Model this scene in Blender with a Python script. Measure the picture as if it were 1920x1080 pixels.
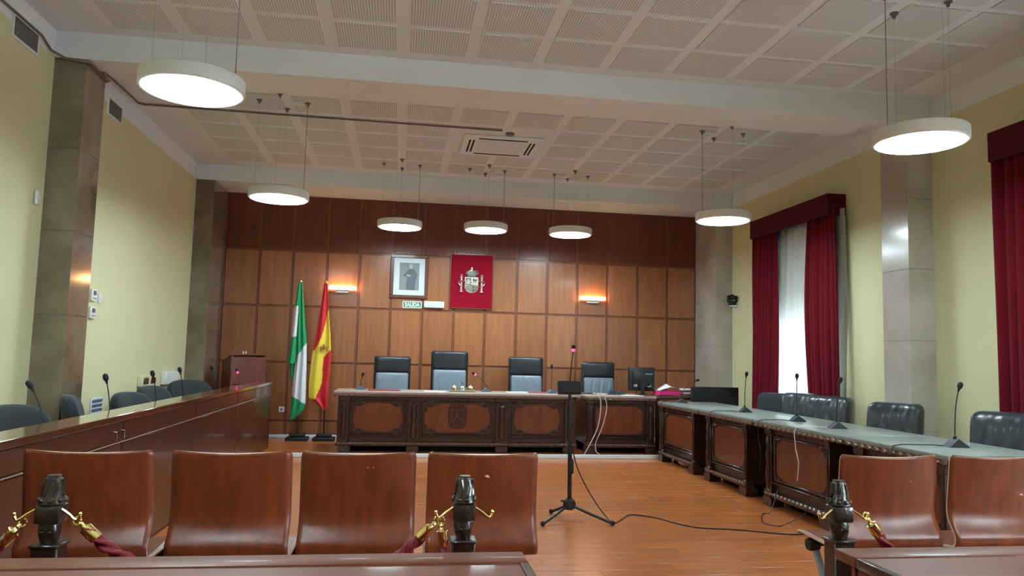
import bpy, bmesh, math, random
from mathutils import Vector, Matrix
for o in list(bpy.data.objects): bpy.data.objects.remove(o)
PI = math.pi
R = random.Random(7)
S = bpy.context.scene
COL = S.collection

# ------------------------------------------------------------------ camera, world, exposure
CAMH = 1.375
cam_d = bpy.data.cameras.new('camera'); cam = bpy.data.objects.new('camera', cam_d); COL.objects.link(cam)
F = 1404.0
yv = Vector((750 - 960, 662 - 540, F)).normalized()            # the room's length in camera axes (x right, y down, z forward)
zv = yv.cross(Vector((1, 0.0252, 0))).normalized()
if zv.y > 0: zv = -zv
xv = yv.cross(zv).normalized()
RW = Matrix((xv, yv, zv))                                      # rows: world axes in camera axes
m = Matrix((( RW[0][0], -RW[0][1], -RW[0][2], 0), (RW[1][0], -RW[1][1], -RW[1][2], 0), (RW[2][0], -RW[2][1], -RW[2][2], CAMH), (0, 0, 0, 1)))
cam.matrix_world = m
cam_d.sensor_width = 36; cam_d.sensor_fit = 'HORIZONTAL'; cam_d.lens = 36 * F / 1920; cam_d.clip_start = 0.05; cam_d.clip_end = 200
S.camera = cam
w = bpy.data.worlds.new('world'); S.world = w; w.use_nodes = True
bg = w.node_tree.nodes['Background']; bg.inputs[0].default_value = (0.80, 0.92, 1.0, 1); bg.inputs[1].default_value = 16.0
S.view_settings.view_transform = 'Standard'; S.view_settings.look = 'None'; S.view_settings.gamma = 1
S.view_settings.use_curve_mapping = False
S.view_settings.exposure = 1.2
LAMP = 26.0            # strength of the round ceiling lamps
SCONCE = 14.0

# ------------------------------------------------------------------ materials
def lin(c):
    c = c / 255
    return c / 12.92 if c <= 0.04045 else ((c + 0.055) / 1.055) ** 2.4
def rgb(r, g, b): return (lin(r), lin(g), lin(b), 1)
def base(name):
    mt = bpy.data.materials.new(name); mt.use_nodes = True
    nt = mt.node_tree; return mt, nt, nt.nodes['Principled BSDF']
def nd(nt, t, **kw):
    n = nt.nodes.new(t)
    for k, v in kw.items(): setattr(n, k, v)
    return n
def pm(name, c, rough=0.5, metal=0.0, coat=0.0, emit=0.0, var=0.0, vs=6.0, bump=0.0, bs=60.0, sheen=0.0, spec=0.5, c2=None, world=False):
    mt, nt, b = base(name); L = nt.links.new
    col = rgb(*c); b.inputs['Base Color'].default_value = col
    b.inputs['Roughness'].default_value = rough; b.inputs['Metallic'].default_value = metal
    b.inputs['Coat Weight'].default_value = coat; b.inputs['Coat Roughness'].default_value = 0.12
    b.inputs['Specular IOR Level'].default_value = spec
    if sheen: b.inputs['Sheen Weight'].default_value = sheen; b.inputs['Sheen Roughness'].default_value = 0.4
    if emit:
        b.inputs['Emission Color'].default_value = col; b.inputs['Emission Strength'].default_value = emit
    if var or bump:
        tc = nd(nt, 'ShaderNodeTexCoord'); src = tc.outputs['Object']
        if world: src = nd(nt, 'ShaderNodeNewGeometry').outputs['Position']
    if var or c2:
        n = nd(nt, 'ShaderNodeTexNoise'); n.inputs['Scale'].default_value = vs; n.inputs['Detail'].default_value = 5
        L(src, n.inputs['Vector'])
        r = nd(nt, 'ShaderNodeValToRGB'); r.color_ramp.elements[0].position = 0.3; r.color_ramp.elements[1].position = 0.7
        cc = rgb(*c2) if c2 else tuple(x * (1 - var) for x in col[:3]) + (1,)
        r.color_ramp.elements[0].color = cc; r.color_ramp.elements[1].color = col
        L(n.outputs['Fac'], r.inputs['Fac']); L(r.outputs['Color'], b.inputs['Base Color'])
    if bump:
        n = nd(nt, 'ShaderNodeTexNoise'); n.inputs['Scale'].default_value = bs; n.inputs['Detail'].default_value = 4
        L(src, n.inputs['Vector'])
        bp = nd(nt, 'ShaderNodeBump'); bp.inputs['Strength'].default_value = bump; bp.inputs['Distance'].default_value = 0.01
        L(n.outputs['Fac'], bp.inputs['Height']); L(bp.outputs['Normal'], b.inputs['Normal'])
    return mt
def wood(name, c1, c2, sc=(14, 14, 0.9), rough=0.4, coat=0.0, rnd=0.12, spec=0.5, gs=2.0, crough=0.12):
    mt, nt, b = base(name); L = nt.links.new
    tc = nd(nt, 'ShaderNodeTexCoord'); oi = nd(nt, 'ShaderNodeObjectInfo')
    ad = nd(nt, 'ShaderNodeVectorMath', operation='MULTIPLY_ADD')
    L(oi.outputs['Random'], ad.inputs[0]); ad.inputs[1].default_value = (37, 61, 23); L(tc.outputs['Object'], ad.inputs[2])
    mp = nd(nt, 'ShaderNodeMapping'); mp.inputs['Scale'].default_value = sc; L(ad.outputs[0], mp.inputs['Vector'])
    n = nd(nt, 'ShaderNodeTexNoise'); n.inputs['Scale'].default_value = gs; n.inputs['Detail'].default_value = 7; n.inputs['Roughness'].default_value = 0.62; n.inputs['Distortion'].default_value = 0.6
    L(mp.outputs[0], n.inputs['Vector'])
    r = nd(nt, 'ShaderNodeValToRGB'); r.color_ramp.elements[0].position = 0.3; r.color_ramp.elements[1].position = 0.72
    r.color_ramp.elements[0].color = rgb(*c1); r.color_ramp.elements[1].color = rgb(*c2); L(n.outputs['Fac'], r.inputs['Fac'])
    mr = nd(nt, 'ShaderNodeMapRange'); mr.inputs['To Min'].default_value = 1 - rnd; mr.inputs['To Max'].default_value = 1 + rnd; L(oi.outputs['Random'], mr.inputs['Value'])
    hs = nd(nt, 'ShaderNodeHueSaturation'); L(r.outputs['Color'], hs.inputs['Color']); L(mr.outputs[0], hs.inputs['Value'])
    L(hs.outputs['Color'], b.inputs['Base Color'])
    b.inputs['Roughness'].default_value = rough; b.inputs['Coat Weight'].default_value = coat; b.inputs['Coat Roughness'].default_value = crough
    b.inputs['Specular IOR Level'].default_value = spec
    bp = nd(nt, 'ShaderNodeBump'); bp.inputs['Strength'].default_value = 0.06; bp.inputs['Distance'].default_value = 0.004
    L(n.outputs['Fac'], bp.inputs['Height']); L(bp.outputs['Normal'], b.inputs['Normal'])
    return mt
def slotted(name, c, cd, pitch=0.0215):
    mt, nt, b = base(name); L = nt.links.new
    tc = nd(nt, 'ShaderNodeTexCoord'); sp = nd(nt, 'ShaderNodeSeparateXYZ'); L(tc.outputs['Object'], sp.inputs[0])
    def saw(sock, p, duty, sub):
        a = nd(nt, 'ShaderNodeMath', operation='DIVIDE'); L(sock, a.inputs[0]); a.inputs[1].default_value = p
        f = nd(nt, 'ShaderNodeMath', operation='FRACT'); L(a.outputs[0], f.inputs[0])
        g = nd(nt, 'ShaderNodeMath', operation='LESS_THAN'); L(f.outputs[0], g.inputs[0]); g.inputs[1].default_value = duty
        return g
    gx = saw(sp.outputs['X'], pitch, 0.42, 0); gy = saw(sp.outputs['Y'], pitch * 1.0, 0.86, 0)
    mu = nd(nt, 'ShaderNodeMath', operation='MULTIPLY'); L(gx.outputs[0], mu.inputs[0]); L(gy.outputs[0], mu.inputs[1])
    mx = nd(nt, 'ShaderNodeMix', data_type='RGBA'); mx.inputs['A'].default_value = rgb(*c); mx.inputs['B'].default_value = rgb(*cd)
    L(mu.outputs[0], mx.inputs['Factor']); L(mx.outputs['Result'], b.inputs['Base Color']); b.inputs['Roughness'].default_value = 0.9
    return mt
def emitter(name, c, s):
    mt, nt, b = base(name); b.inputs['Base Color'].default_value = rgb(*c); b.inputs['Emission Color'].default_value = rgb(*c); b.inputs['Emission Strength'].default_value = s
    return mt

M = {}
M['yellow'] = pm('yellow_wall_paint', (214, 211, 168), 0.62, var=0.05, vs=1.2, world=True, bump=0.03, bs=90)
M['white'] = pm('white_plaster', (228, 235, 241), 0.8, var=0.03, vs=1.5, world=True)
M['ceil'] = pm('ceiling_plaster', (226, 233, 240), 0.85, var=0.03, vs=1.2, world=True)
M['slot'] = slotted('perforated_plasterboard', (222, 228, 234), (176, 179, 180))
M['marble'] = pm('brown_marble', (190, 183, 176), 0.2, var=0.32, vs=1.8, coat=0.15, c2=(162, 153, 140), world=True)
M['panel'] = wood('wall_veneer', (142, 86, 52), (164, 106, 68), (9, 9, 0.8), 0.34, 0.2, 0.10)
M['paneltop'] = wood('top_row_veneer', (92, 40, 26), (118, 54, 34), (9, 9, 0.8), 0.4, 0.1, 0.08)  # darker tone for the top row of panels
M['batten'] = wood('joint_wood', (112, 64, 42), (130, 78, 52), (20, 20, 1), 0.4, 0.1, 0.0)
M['floor'] = wood('oak_plank', (158, 84, 40), (202, 122, 64), (1.6, 22, 22), 0.28, 0.35, 0.10, gs=1.6, crough=0.2)
M['ply'] = wood('plywood_shell', (98, 42, 20), (136, 66, 35), (10, 10, 1.2), 0.36, 0.15, 0.05, crough=0.35)
M['trim'] = pm('worn_metal_strip', (170, 140, 124), 0.4, metal=0.4)
M['crestwood'] = pm('reddish_carved_wood', (84, 42, 27), 0.38, coat=0.2, var=0.3, vs=14, bump=0.3, bs=45)
M['ropewood'] = pm('worn_highlit_rope_carving', (112, 84, 72), 0.38, coat=0.2, var=0.3, vs=20)  # worn wood, also lightened to carry the rope's highlights in its colour
M['plyedge'] = pm('pale_plywood_edge', (214, 180, 150), 0.4)
M['bench'] = wood('bench_veneer', (62, 26, 15), (84, 38, 22), (5, 3, 0.9), 0.3, 0.28, 0.06, crough=0.05)
M['benchtop'] = pm('polished_bench_ledge', (92, 48, 30), 0.10, coat=0.9, var=0.15, vs=5)
M['rail'] = wood('table_veneer', (94, 45, 22), (122, 64, 35), (1.2, 16, 16), 0.46, 0.06, 0.05, crough=0.06)
M['carved'] = pm('dark_carved_wood', (58, 34, 25), 0.34, coat=0.35, var=0.3, vs=14, bump=0.35, bs=45)
M['carvedpost'] = pm('black_carved_wood', (40, 27, 22), 0.28, coat=0.45, var=0.3, vs=18, bump=0.5, bs=55)
M['field'] = wood('panel_field_wood', (96, 48, 27), (126, 68, 40), (8, 8, 1), 0.32, 0.2, 0.08)
M['stone'] = pm('greyish_leather_top', (176, 160, 150), 0.34, var=0.14, vs=9, coat=0.2)
M['glass_top'] = pm('grey_green_glass_top', (134, 143, 139), 0.34, coat=0.12, var=0.04, vs=3)
M['leather'] = pm('black_leather', (38, 41, 46), 0.33, coat=0.15, bump=0.12, bs=40)
M['leather2'] = pm('soft_black_leather', (47, 52, 58), 0.34, coat=0.2, bump=0.12, bs=30)
M['leatherlow'] = pm('black_leather_lamp_sheen', (108, 120, 132), 0.38, coat=0.1, bump=0.1, bs=30)  # black leather lightened, the lamps' reflection is put into its colour
M['fabric'] = pm('charcoal_fabric', (40, 45, 50), 0.85, bump=0.1, bs=300, sheen=0.2)
M['black'] = pm('black_plastic', (24, 24, 26), 0.4)
M['softblack'] = pm('matte_black', (20, 20, 21), 0.7)
M['micbase'] = pm('slate_plastic', (56, 62, 70), 0.42)
M['micbase2'] = pm('blue_grey_plastic', (92, 110, 132), 0.45)
M['chrome'] = pm('chrome', (210, 210, 212), 0.18, metal=1)
M['steel'] = pm('grey_painted_steel', (140, 148, 150), 0.4, metal=0.3)
M['brass'] = pm('polished_brass', (240, 220, 150), 0.2, metal=1)
M['silver'] = pm('tarnished_silver', (190, 186, 172), 0.28, metal=0.9)
M['velvet'] = pm('red_velvet', (104, 6, 24), 0.85, sheen=0.06, var=0.12, vs=4, spec=0.2)
M['velvetbox'] = pm('maroon_pelmet_cloth', (78, 12, 26), 0.8, sheen=0.05, spec=0.2)
M['rope'] = pm('crimson_rope', (116, 6, 28), 0.6, bump=0.2, bs=220)
M['wplastic'] = pm('white_plastic', (228, 230, 230), 0.35)
M['ivory'] = pm('ivory_plastic', (214, 206, 172), 0.4)
M['paper'] = pm('white_paper', (226, 232, 240), 0.6)
M['pink'] = pm('magenta_card', (232, 44, 128), 0.5)
M['redfolder'] = pm('red_folder', (140, 50, 50), 0.5)
M['brownfolder'] = pm('brown_folder', (112, 76, 60), 0.5)
M['green'] = pm('flag_green', (24, 150, 92), 0.6, sheen=0.2)
M['flagwhite'] = pm('flag_white', (216, 220, 228), 0.6, sheen=0.2)
M['flagred'] = pm('flag_red', (206, 30, 44), 0.6, sheen=0.2)
M['flagyellow'] = pm('flag_yellow', (232, 206, 66), 0.6, sheen=0.2)
M['crimson'] = pm('crimson_cloth_board', (138, 8, 34), 0.85, spec=0.15)
M['frame'] = wood('picture_frame_wood', (86, 50, 38), (110, 66, 50), (10, 10, 1), 0.35, 0.2, 0.0)
M['mat'] = pm('pale_mount_card', (206, 218, 226), 0.4)
M['grey1'] = pm('print_mid_grey', (128, 138, 144), 0.5)
M['grey2'] = pm('print_dark_grey', (92, 100, 108), 0.5)
M['grey3'] = pm('print_light_grey', (168, 176, 182), 0.5)
M['signgreen'] = pm('sign_green', (20, 132, 96), 0.5)
M['signwhite'] = pm('sign_white', (226, 236, 232), 0.5)
M['lect'] = wood('lectern_wood', (98, 46, 38), (118, 58, 46), (8, 8, 1), 0.35, 0.2, 0.0)
M['alu'] = pm('grille_grey', (120, 122, 124), 0.45, metal=0.4)
M['pipe'] = pm('grey_conduit', (112, 108, 100), 0.5)
M['wire'] = pm('thin_grey_wire', (130, 128, 126), 0.5)
M['lampbody'] = pm('white_lamp_ring', (216, 220, 218), 0.5)
M['lamp'] = emitter('lamp_diffuser', (226, 248, 255), LAMP)
M['sconce'] = emitter('warm_sconce_glass', (255, 196, 128), SCONCE)
M['led'] = emitter('red_ring_light', (255, 40, 90), 4.0)
M['cablew'] = pm('white_cable', (206, 196, 188), 0.5)
M['dark'] = pm('dark_recess', (14, 12, 11), 0.9)
M['shutter'] = pm('grey_roller_shutter', (150, 152, 150), 0.6)
mt, nt, b = base('window_glass'); b.inputs['Base Color'].default_value = (0.95, 0.98, 1, 1); b.inputs['Roughness'].default_value = 0.02; b.inputs['Transmission Weight'].default_value = 1.0; b.inputs['IOR'].default_value = 1.02; M['glass'] = mt
mt, nt, b = base('sheer_curtain'); nt.nodes.remove(b)
tl = nd(nt, 'ShaderNodeBsdfTranslucent'); tl.inputs[0].default_value = (0.6, 0.62, 0.61, 1); df = nd(nt, 'ShaderNodeBsdfDiffuse'); df.inputs[0].default_value = (0.82, 0.82, 0.78, 1)
tr = nd(nt, 'ShaderNodeBsdfTransparent'); m1 = nd(nt, 'ShaderNodeMixShader'); m1.inputs[0].default_value = 0.5; m2 = nd(nt, 'ShaderNodeMixShader'); m2.inputs[0].default_value = 0.06
nt.links.new(df.outputs[0], m1.inputs[1]); nt.links.new(tl.outputs[0], m1.inputs[2]); nt.links.new(m1.outputs[0], m2.inputs[1]); nt.links.new(tr.outputs[0], m2.inputs[2])
nt.links.new(m2.outputs[0], nt.nodes['Material Output'].inputs[0]); M['sheer'] = mt

# ------------------------------------------------------------------ mesh helpers
class MB:
    def __init__(s): s.b = bmesh.new()
    def box(s, x0, x1, y0, y1, z0, z1, bev=0.0, seg=1, mat=None):
        r = bmesh.ops.create_cube(s.b, size=1.0)['verts']
        for v in r: v.co = Vector(((x0 + x1) / 2 + v.co.x * (x1 - x0), (y0 + y1) / 2 + v.co.y * (y1 - y0), (z0 + z1) / 2 + v.co.z * (z1 - z0)))
        if mat is not None:
            for v in r: v.co = mat @ v.co
        if bev:
            es = list({e for v in r for e in v.link_edges})
            bmesh.ops.bevel(s.b, geom=es, offset=bev, segments=seg, affect='EDGES', profile=0.5)
        return s
    def prism(s, pts, d0, d1, ax='y', mat=None):
        """pts: outline in the two other axes, pushed from d0 to d1 along ax."""
        def P(p, d):
            q = {'x': (d, p[0], p[1]), 'y': (p[0], d, p[1]), 'z': (p[0], p[1], d)}[ax]
            q = Vector(q); return mat @ q if mat is not None else q
        a = [s.b.verts.new(P(p, d0)) for p in pts]; c = [s.b.verts.new(P(p, d1)) for p in pts]; n = len(pts)
        s.b.faces.new(a); s.b.faces.new(list(reversed(c)))
        for i in range(n): s.b.faces.new((a[i], c[i], c[(i + 1) % n], a[(i + 1) % n]))
        return s
    def lathe(s, prof, c=(0, 0, 0), n=16, mat=None, sq=0.0):
        """prof: (radius, z) from bottom to top; sq squares the section."""
        rings = []
        for r, z in prof:
            ring = []
            for i in range(n):
                a = 2 * PI * i / n; k = 1.0
                if sq: k = 1 / max(abs(math.cos(a)), abs(math.sin(a))) * sq + (1 - sq)
                p = Vector((c[0] + r * k * math.cos(a), c[1] + r * k * math.sin(a), c[2] + z))
                ring.append(s.b.verts.new(mat @ p if mat is not None else p))
            rings.append(ring)
        for a, b2 in zip(rings, rings[1:]):
            for i in range(n): s.b.faces.new((a[i], a[(i + 1) % n], b2[(i + 1) % n], b2[i]))
        s.b.faces.new(list(reversed(rings[0]))); s.b.faces.new(rings[-1])
        return s
    def tube(s, pts, r, n=8, lobes=0, pitch=0.05, amp=0.2, r1=None):
        pts = [Vector(p) for p in pts]; T = []
        for i in range(len(pts)): T.append((pts[min(i + 1, len(pts) - 1)] - pts[max(i - 1, 0)]).normalized())
        u = T[0].orthogonal().normalized(); rings = []; L = 0
        for i, p in enumerate(pts):
            if i: L += (p - pts[i - 1]).length
            u = (u - T[i] * u.dot(T[i])).normalized(); v = T[i].cross(u); ring = []
            rr = r if r1 is None else r + (r1 - r) * i / (len(pts) - 1)
            for k in range(n):
                a = 2 * PI * k / n; q = rr
                if lobes: q = rr * (1 + amp * math.cos(lobes * a + 2 * PI * L / pitch))
                ring.append(s.b.verts.new(p + u * (q * math.cos(a)) + v * (q * math.sin(a))))
            rings.append(ring)
        for a, b2 in zip(rings, rings[1:]):
            for i in range(n): s.b.faces.new((a[i], a[(i + 1) % n], b2[(i + 1) % n], b2[i]))
        s.b.faces.new(list(reversed(rings[0]))); s.b.faces.new(rings[-1])
        return s
    def ball(s, c, r, sc=(1, 1, 1), n=8):
        v = bmesh.ops.create_uvsphere(s.b, u_segments=n * 2 if n < 8 else n + 4, v_segments=n, radius=1)['verts']
        for q in v: q.co = Vector((c[0] + q.co.x * r * sc[0], c[1] + q.co.y * r * sc[1], c[2] + q.co.z * r * sc[2]))
        return s
    def grid(s, fn, nu, nv):
        g = [[s.b.verts.new(fn(i / nu, j / nv)) for j in range(nv + 1)] for i in range(nu + 1)]
        fs = []
        for i in range(nu):
            for j in range(nv): fs.append(s.b.faces.new((g[i][j], g[i + 1][j], g[i + 1][j + 1], g[i][j + 1])))
        return fs
    def mesh(s, name, mats, ang=38):
        bmesh.ops.recalc_face_normals(s.b, faces=s.b.faces)
        me = bpy.data.meshes.new(name); s.b.to_mesh(me); s.b.free()
        for q in (mats if isinstance(mats, (list, tuple)) else [mats]): me.materials.append(q)
        me.shade_smooth(); me.set_sharp_from_angle(angle=math.radians(ang))
        return me
    def build(s, name, mats, parent=None, loc=None, ang=38, label=None):
        o = bpy.data.objects.new(name, s.mesh(name, mats, ang)); COL.objects.link(o)
        if parent: o.parent = parent
        if loc: o.location = loc
        if label: o['label'] = label
        return o
def thing(name, label, cat, loc=(0, 0, 0), rz=0.0, group=None):
    o = bpy.data.objects.new(name, None); COL.objects.link(o); o.location = loc; o.rotation_euler = (0, 0, rz); o.empty_display_size = 0.1
    return tag(o, label, cat, group)
def tag(o, label, cat, group=None):
    o['label'] = label; o['category'] = cat
    if group: o['group'] = group
    return o
def struct(name, mb, mt, label=None, parent=None):
    o = mb.build(name, mt, parent)
    if not parent: o['kind'] = 'structure'
    if label: o['label'] = label
    return o
def inst(me, name, parent=None, loc=(0, 0, 0), rot=(0, 0, 0), sc=None):
    o = bpy.data.objects.new(name, me); COL.objects.link(o); o.location = loc; o.rotation_euler = rot
    if parent: o.parent = parent
    if sc: o.scale = sc
    return o
def arc(n, f): return [f(i / n) for i in range(n + 1)]
def solid(o, t, off=0.0, rim=None):
    md = o.modifiers.new('solidify', 'SOLIDIFY'); md.thickness = t; md.offset = off
    if rim is not None: md.material_offset_rim = rim
    return o
def rot_z(a): return Matrix.Rotation(a, 4, 'Z')
def frame_to(p, d):
    """matrix whose local Z runs along d from p"""
    return Matrix.Translation(Vector(p)) @ Vector(d).to_track_quat('Z', 'Y').to_matrix().to_4x4()

# ------------------------------------------------------------------ the room
XL, XR, YB, YF = -2.98, 5.14, 11.95, -3.6
ZT, ZC, DAIS, DY = 3.79, 4.02, 0.05, 10.14
struct('floor', MB().box(XL, XR, YF, YB, -0.12, -0.012), M['floor'], 'orange brown wooden plank floor')
fl = bpy.data.objects['floor']
plank_mb = MB().box(-0.7, 0.7, -0.0685, 0.0685, -0.03, 0.0, 0.0018)
plank_me = plank_mb.mesh('plank', M['floor'])
row = 0; y = 1.4
while y < DY - 0.02:
    x = XL + 0.7 + (row * 0.53) % 1.4 - 1.4
    y1 = min(y + 0.139, DY)
    while x - 0.7 < XR:
        a, b2 = max(x - 0.699, XL), min(x + 0.699, XR)
        vis = (b2 > -0.3 and a < 4.0) or y < 0
        if b2 - a > 0.05 and vis:
            o = inst(plank_me, 'plank', fl, ((a + b2) / 2, (y + y1) / 2, 0), sc=((b2 - a) / 1.4, (y1 - y - 0.002) / 0.137, 1))
        x += 1.4
    y += 0.139; row += 1
struct('floor_bed', MB(), M['floor']) if False else None
under = MB()
under.box(XL, -0.3 - 0.0, YF, DY, -0.03, -0.0005); under.box(XL, XR, YF, 1.4, -0.03, -0.0005)
under.build('plank_field', M['floor'], fl)['kind'] = 'stuff'
da = struct('floor_dais', MB().box(XL, XR, DY + 0.03, YB, -0.01, DAIS), M['floor'], 'low wooden dais under the judges desk')
MB().box(XL, XR, DY, DY + 0.03, 0.0, DAIS + 0.003, 0.004).build('nosing', M['white'], da, label='white step edge')

def wall_with_holes(name, x0, x1, holes, mt, y0, y1, z1):
    mb = MB(); ys = y0
    for a, b2, c, d in sorted(holes):
        mb.box(x0, x1, ys, a, 0, z1); mb.box(x0, x1, a, b2, 0, c); mb.box(x0, x1, a, b2, d, z1); ys = b2
    mb.box(x0, x1, ys, y1, 0, z1)
    return struct(name, mb, mt)
struct('wall_left', MB().box(XL - 0.3, XL, YF, YB, 0, ZT), M['yellow'], 'pale yellow painted wall')
wr = wall_with_holes('wall_right', XR, XR + 0.35, [(8.25, 9.75, 0.95, 3.1), (3.85, 5.35, 0.95, 3.1), (-0.55, 0.95, 0.95, 3.1)], M['yellow'], YF, YB, ZT); wr['label'] = 'pale yellow painted wall with curtained windows'  # the last opening belongs to the added unseen window
struct('wall_front', MB().box(XL - 0.3, XR + 0.35, YF - 0.3, YF, 0, ZC), M['yellow'])
wb = struct('wall_back', MB().box(XL - 0.3, XR + 0.35, YB, YB + 0.3, 0, ZC), M['batten'], 'wood panelled wall behind the judges desk')
# wooden panels, one object each
cols = [-2.72, -2.2, -1.70, -1.18, -0.68, -0.18, 0.32, 0.82, 1.32, 1.83, 2.33, 2.83, 3.34, 3.86, 4.37, 4.87]
rows = [0.10, 0.30, 1.19, 2.055, 2.92, 3.79]
pc = {}
for i in range(15):
    for j in range(5):
        ww = round(cols[i + 1] - cols[i] - 0.042, 3); hh = round(rows[j + 1] - rows[j] - (0.034 if j else 0.02), 3)
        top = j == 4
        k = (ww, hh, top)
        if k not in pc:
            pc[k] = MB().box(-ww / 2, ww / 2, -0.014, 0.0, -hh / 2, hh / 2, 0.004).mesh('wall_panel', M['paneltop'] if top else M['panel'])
        inst(pc[k], 'wall_panel', wb, ((cols[i] + cols[i + 1]) / 2, YB, (rows[j] + rows[j + 1]) / 2))
struct('baseboard_back', MB().box(-2.72, 4.87, YB - 0.02, YB, DAIS, 0.10, 0.004), M['white'], 'white skirting under the wood panels')
# friezes, ceiling, beams
struct('trim_1', MB().box(XL - 0.3, XL, YF, YB, ZT, ZC), M['white'], 'white band above the yellow wall')
struct('trim_2', MB().box(XR, XR + 0.35, YF, YB, ZT, ZC), M['white'], 'white band above the yellow wall with windows')
ce = struct('ceiling', MB().box(XL - 0.3, XR + 0.35, YF - 0.3, YB + 0.3, ZC, ZC + 0.2), M['ceil'], 'white ceiling of square perforated panels')
struct('trim_3', MB().box(XL, XR, 6.62, 6.90, ZT, ZC - 0.0).box(XL + 1.3, 4.6, 6.90, 7.17, ZT + 0.012, ZC), M['white'], 'white ceiling beam between the pendant lamps')
struct('trim_4', MB().box(XL, XR, 11.13, YB, ZT, ZC), M['white'], 'white ceiling beam above the wood panels')
struct('trim_9', MB().box(XL, XR, 2.1, 2.38, ZT, ZC), M['white'])
ap = MB().box(-0.25, 0.25, -0.25, 0.25, -0.007, 0.0).mesh('acoustic_panel', M['slot'])
for i in range(-3, 9):
    cx = -0.38 + 0.605 * i
    if cx - 0.25 < XL + 0.1 or cx + 0.25 > XR - 0.1: continue
    for cy in [6.20, 5.63, 5.06, 4.49, 3.92, 3.35, 2.78, 8.12, 8.72, 9.32, 9.93, 10.54, 7.52]:
        if 8.6 < cy < 9.8 and 0.4 < cx < 1.9 and not (cx > 1.7): continue
        inst(ap, 'acoustic_panel', ce, (cx, cy, ZC))
# pilasters of stacked marble slabs
M['marbledark'] = pm('dark_brown_marble', (138, 126, 108), 0.12, c2=(96, 84, 62), var=0.3, vs=2.2, coat=0.8, world=True)
def pilaster(name, x0, x1, y0, y1, z0, label, mt='marble'):
    cuts = [z0, 0.75, 1.62, 2.32, 3.02, ZT]
    p = struct(name, MB().box(x0 + 0.006, x1 - 0.006, y0 + 0.006, y1 - 0.006, z0, ZT), M['dark'], label)
    for a, b2 in zip(cuts, cuts[1:]):
        MB().box(x0, x1, y0, y1, a + 0.0008, b2 - 0.0008, 0.0015).build('marble_slab', M[mt], p)
pilaster('trim_5', XL, -2.725, 6.64, 7.05, 0, 'brown marble pilaster beside the thermostats', 'marbledark')
pilaster('trim_6', XL, -2.725, 11.12, YB, DAIS, 'brown marble pilaster behind the lectern', 'marbledark')
pilaster('trim_7', 4.87, XR, 6.60, 7.01, 0, 'glossy brown marble pilaster between the two windows')
pilaster('trim_8', 4.87, XR, 11.12, YB, DAIS, 'brown marble pilaster beside the wall camera')

# windows in the right wall
def window(name, y0, y1, z0, z1, label, shut=1.8):
    x = XR + 0.16
    wdw = struct(name, MB().box(x, x + 0.06, y0, y0 + 0.07, z0, z1).box(x, x + 0.06, y1 - 0.07, y1, z0, z1).box(x, x + 0.06, y0 + 0.07, y1 - 0.07, z0, z0 + 0.07).box(x, x + 0.06, y0 + 0.07, y1 - 0.07, z1 - 0.07, z1).box(x, x + 0.06, (y0 + y1) / 2 - 0.04, (y0 + y1) / 2 + 0.04, z0 + 0.07, z1 - 0.07), M['white'], label)
    for a, b2 in ((y0 + 0.07, (y0 + y1) / 2 - 0.04), ((y0 + y1) / 2 + 0.04, y1 - 0.07)):
        MB().box(x + 0.025, x + 0.031, a, b2, z0 + 0.07, z1 - 0.07).build('pane', M['glass'], wdw)
    zz = z1
    while zz > shut:
        MB().box(x + 0.10, x + 0.115, y0, y1, zz - 0.058, zz, 0.004).build('shutter_slat', M['shutter'], wdw); zz -= 0.06
window('window_1', 8.25, 9.75, 0.95, 3.1, 'tall window behind the sheer curtain')
window('window_2', 3.85, 5.35, 0.95, 3.1, 'tall window behind the nearer red curtain', 3.0)
window('window_added', -0.55, 0.95, 0.95, 3.1, 'added unseen window letting more daylight in beside the public seats', 3.0)  # unseen window added to bring in more daylight

# ------------------------------------------------------------------ curtains
def drape(name, y0, y1, x, z0, z1, folds, amp, mt, parent, seed, edge=None, nz=26):
    r = random.Random(seed); ph = [r.uniform(0, 6.28) for _ in range(4)]; n = int(folds * 12)
    def fn(u, v):
        z = z1 + (z0 - z1) * v
        a, b2 = y0, y1
        if edge: a, b2 = edge(v, a, b2)
        s = u + 0.012 * math.sin(9 * u + ph[0] + 2 * v)
        k = 0.55 + 0.45 * v
        d = math.sin(2 * PI * folds * s + ph[1] + 0.7 * math.sin(3 * v + ph[2])) * amp * k + 0.35 * amp * math.sin(2 * PI * folds * 0.43 * s + ph[3]) + 0.01 * math.sin(5 * v + 4 * u)
        return Vector((x + d, a + (b2 - a) * u + 0.3 * amp * math.cos(2 * PI * folds * s + ph[1]) * k, z))
    mb = MB(); mb.grid(fn, n, nz)
    return solid(mb.build(name, mt, parent, ang=80), 0.004)
def curtain_set(yn, yf, za, tag1, g):
    """yn near end, yf far end of the pelmet"""
    pel = thing('pelmet', 'maroon box pelmet above the ' + tag1, 'pelmet', (5.02, (yn + yf) / 2, 3.12), group='curtain pelmets')
    L = (yf - yn) / 2
    MB().box(-0.12, -0.10, -L, L, 0, 0.255, 0.004).build('front_board', M['velvetbox'], pel)
    for s in (-1, 1): MB().box(-0.10, 0.117, s * L - (0.02 if s > 0 else 0), s * L + (0.02 if s < 0 else 0), 0, 0.255, 0.003).build('end_board', M['velvetbox'], pel)
    MB().box(-0.10, 0.117, -L + 0.02, L - 0.02, 0.237, 0.255).build('top_board', M['velvetbox'], pel)
curtain_set(8.04, 10.02, 3.1, 'window beside the wall camera', 1)
curtain_set(3.6, 5.61, 3.1, 'window nearest the public seats', 2)
def edge_a(v, a, b2): return (9.33 + 0.06 * v * v - 0.03 * math.sin(4 * v), 10.04 + 0.13 * v)
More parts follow.
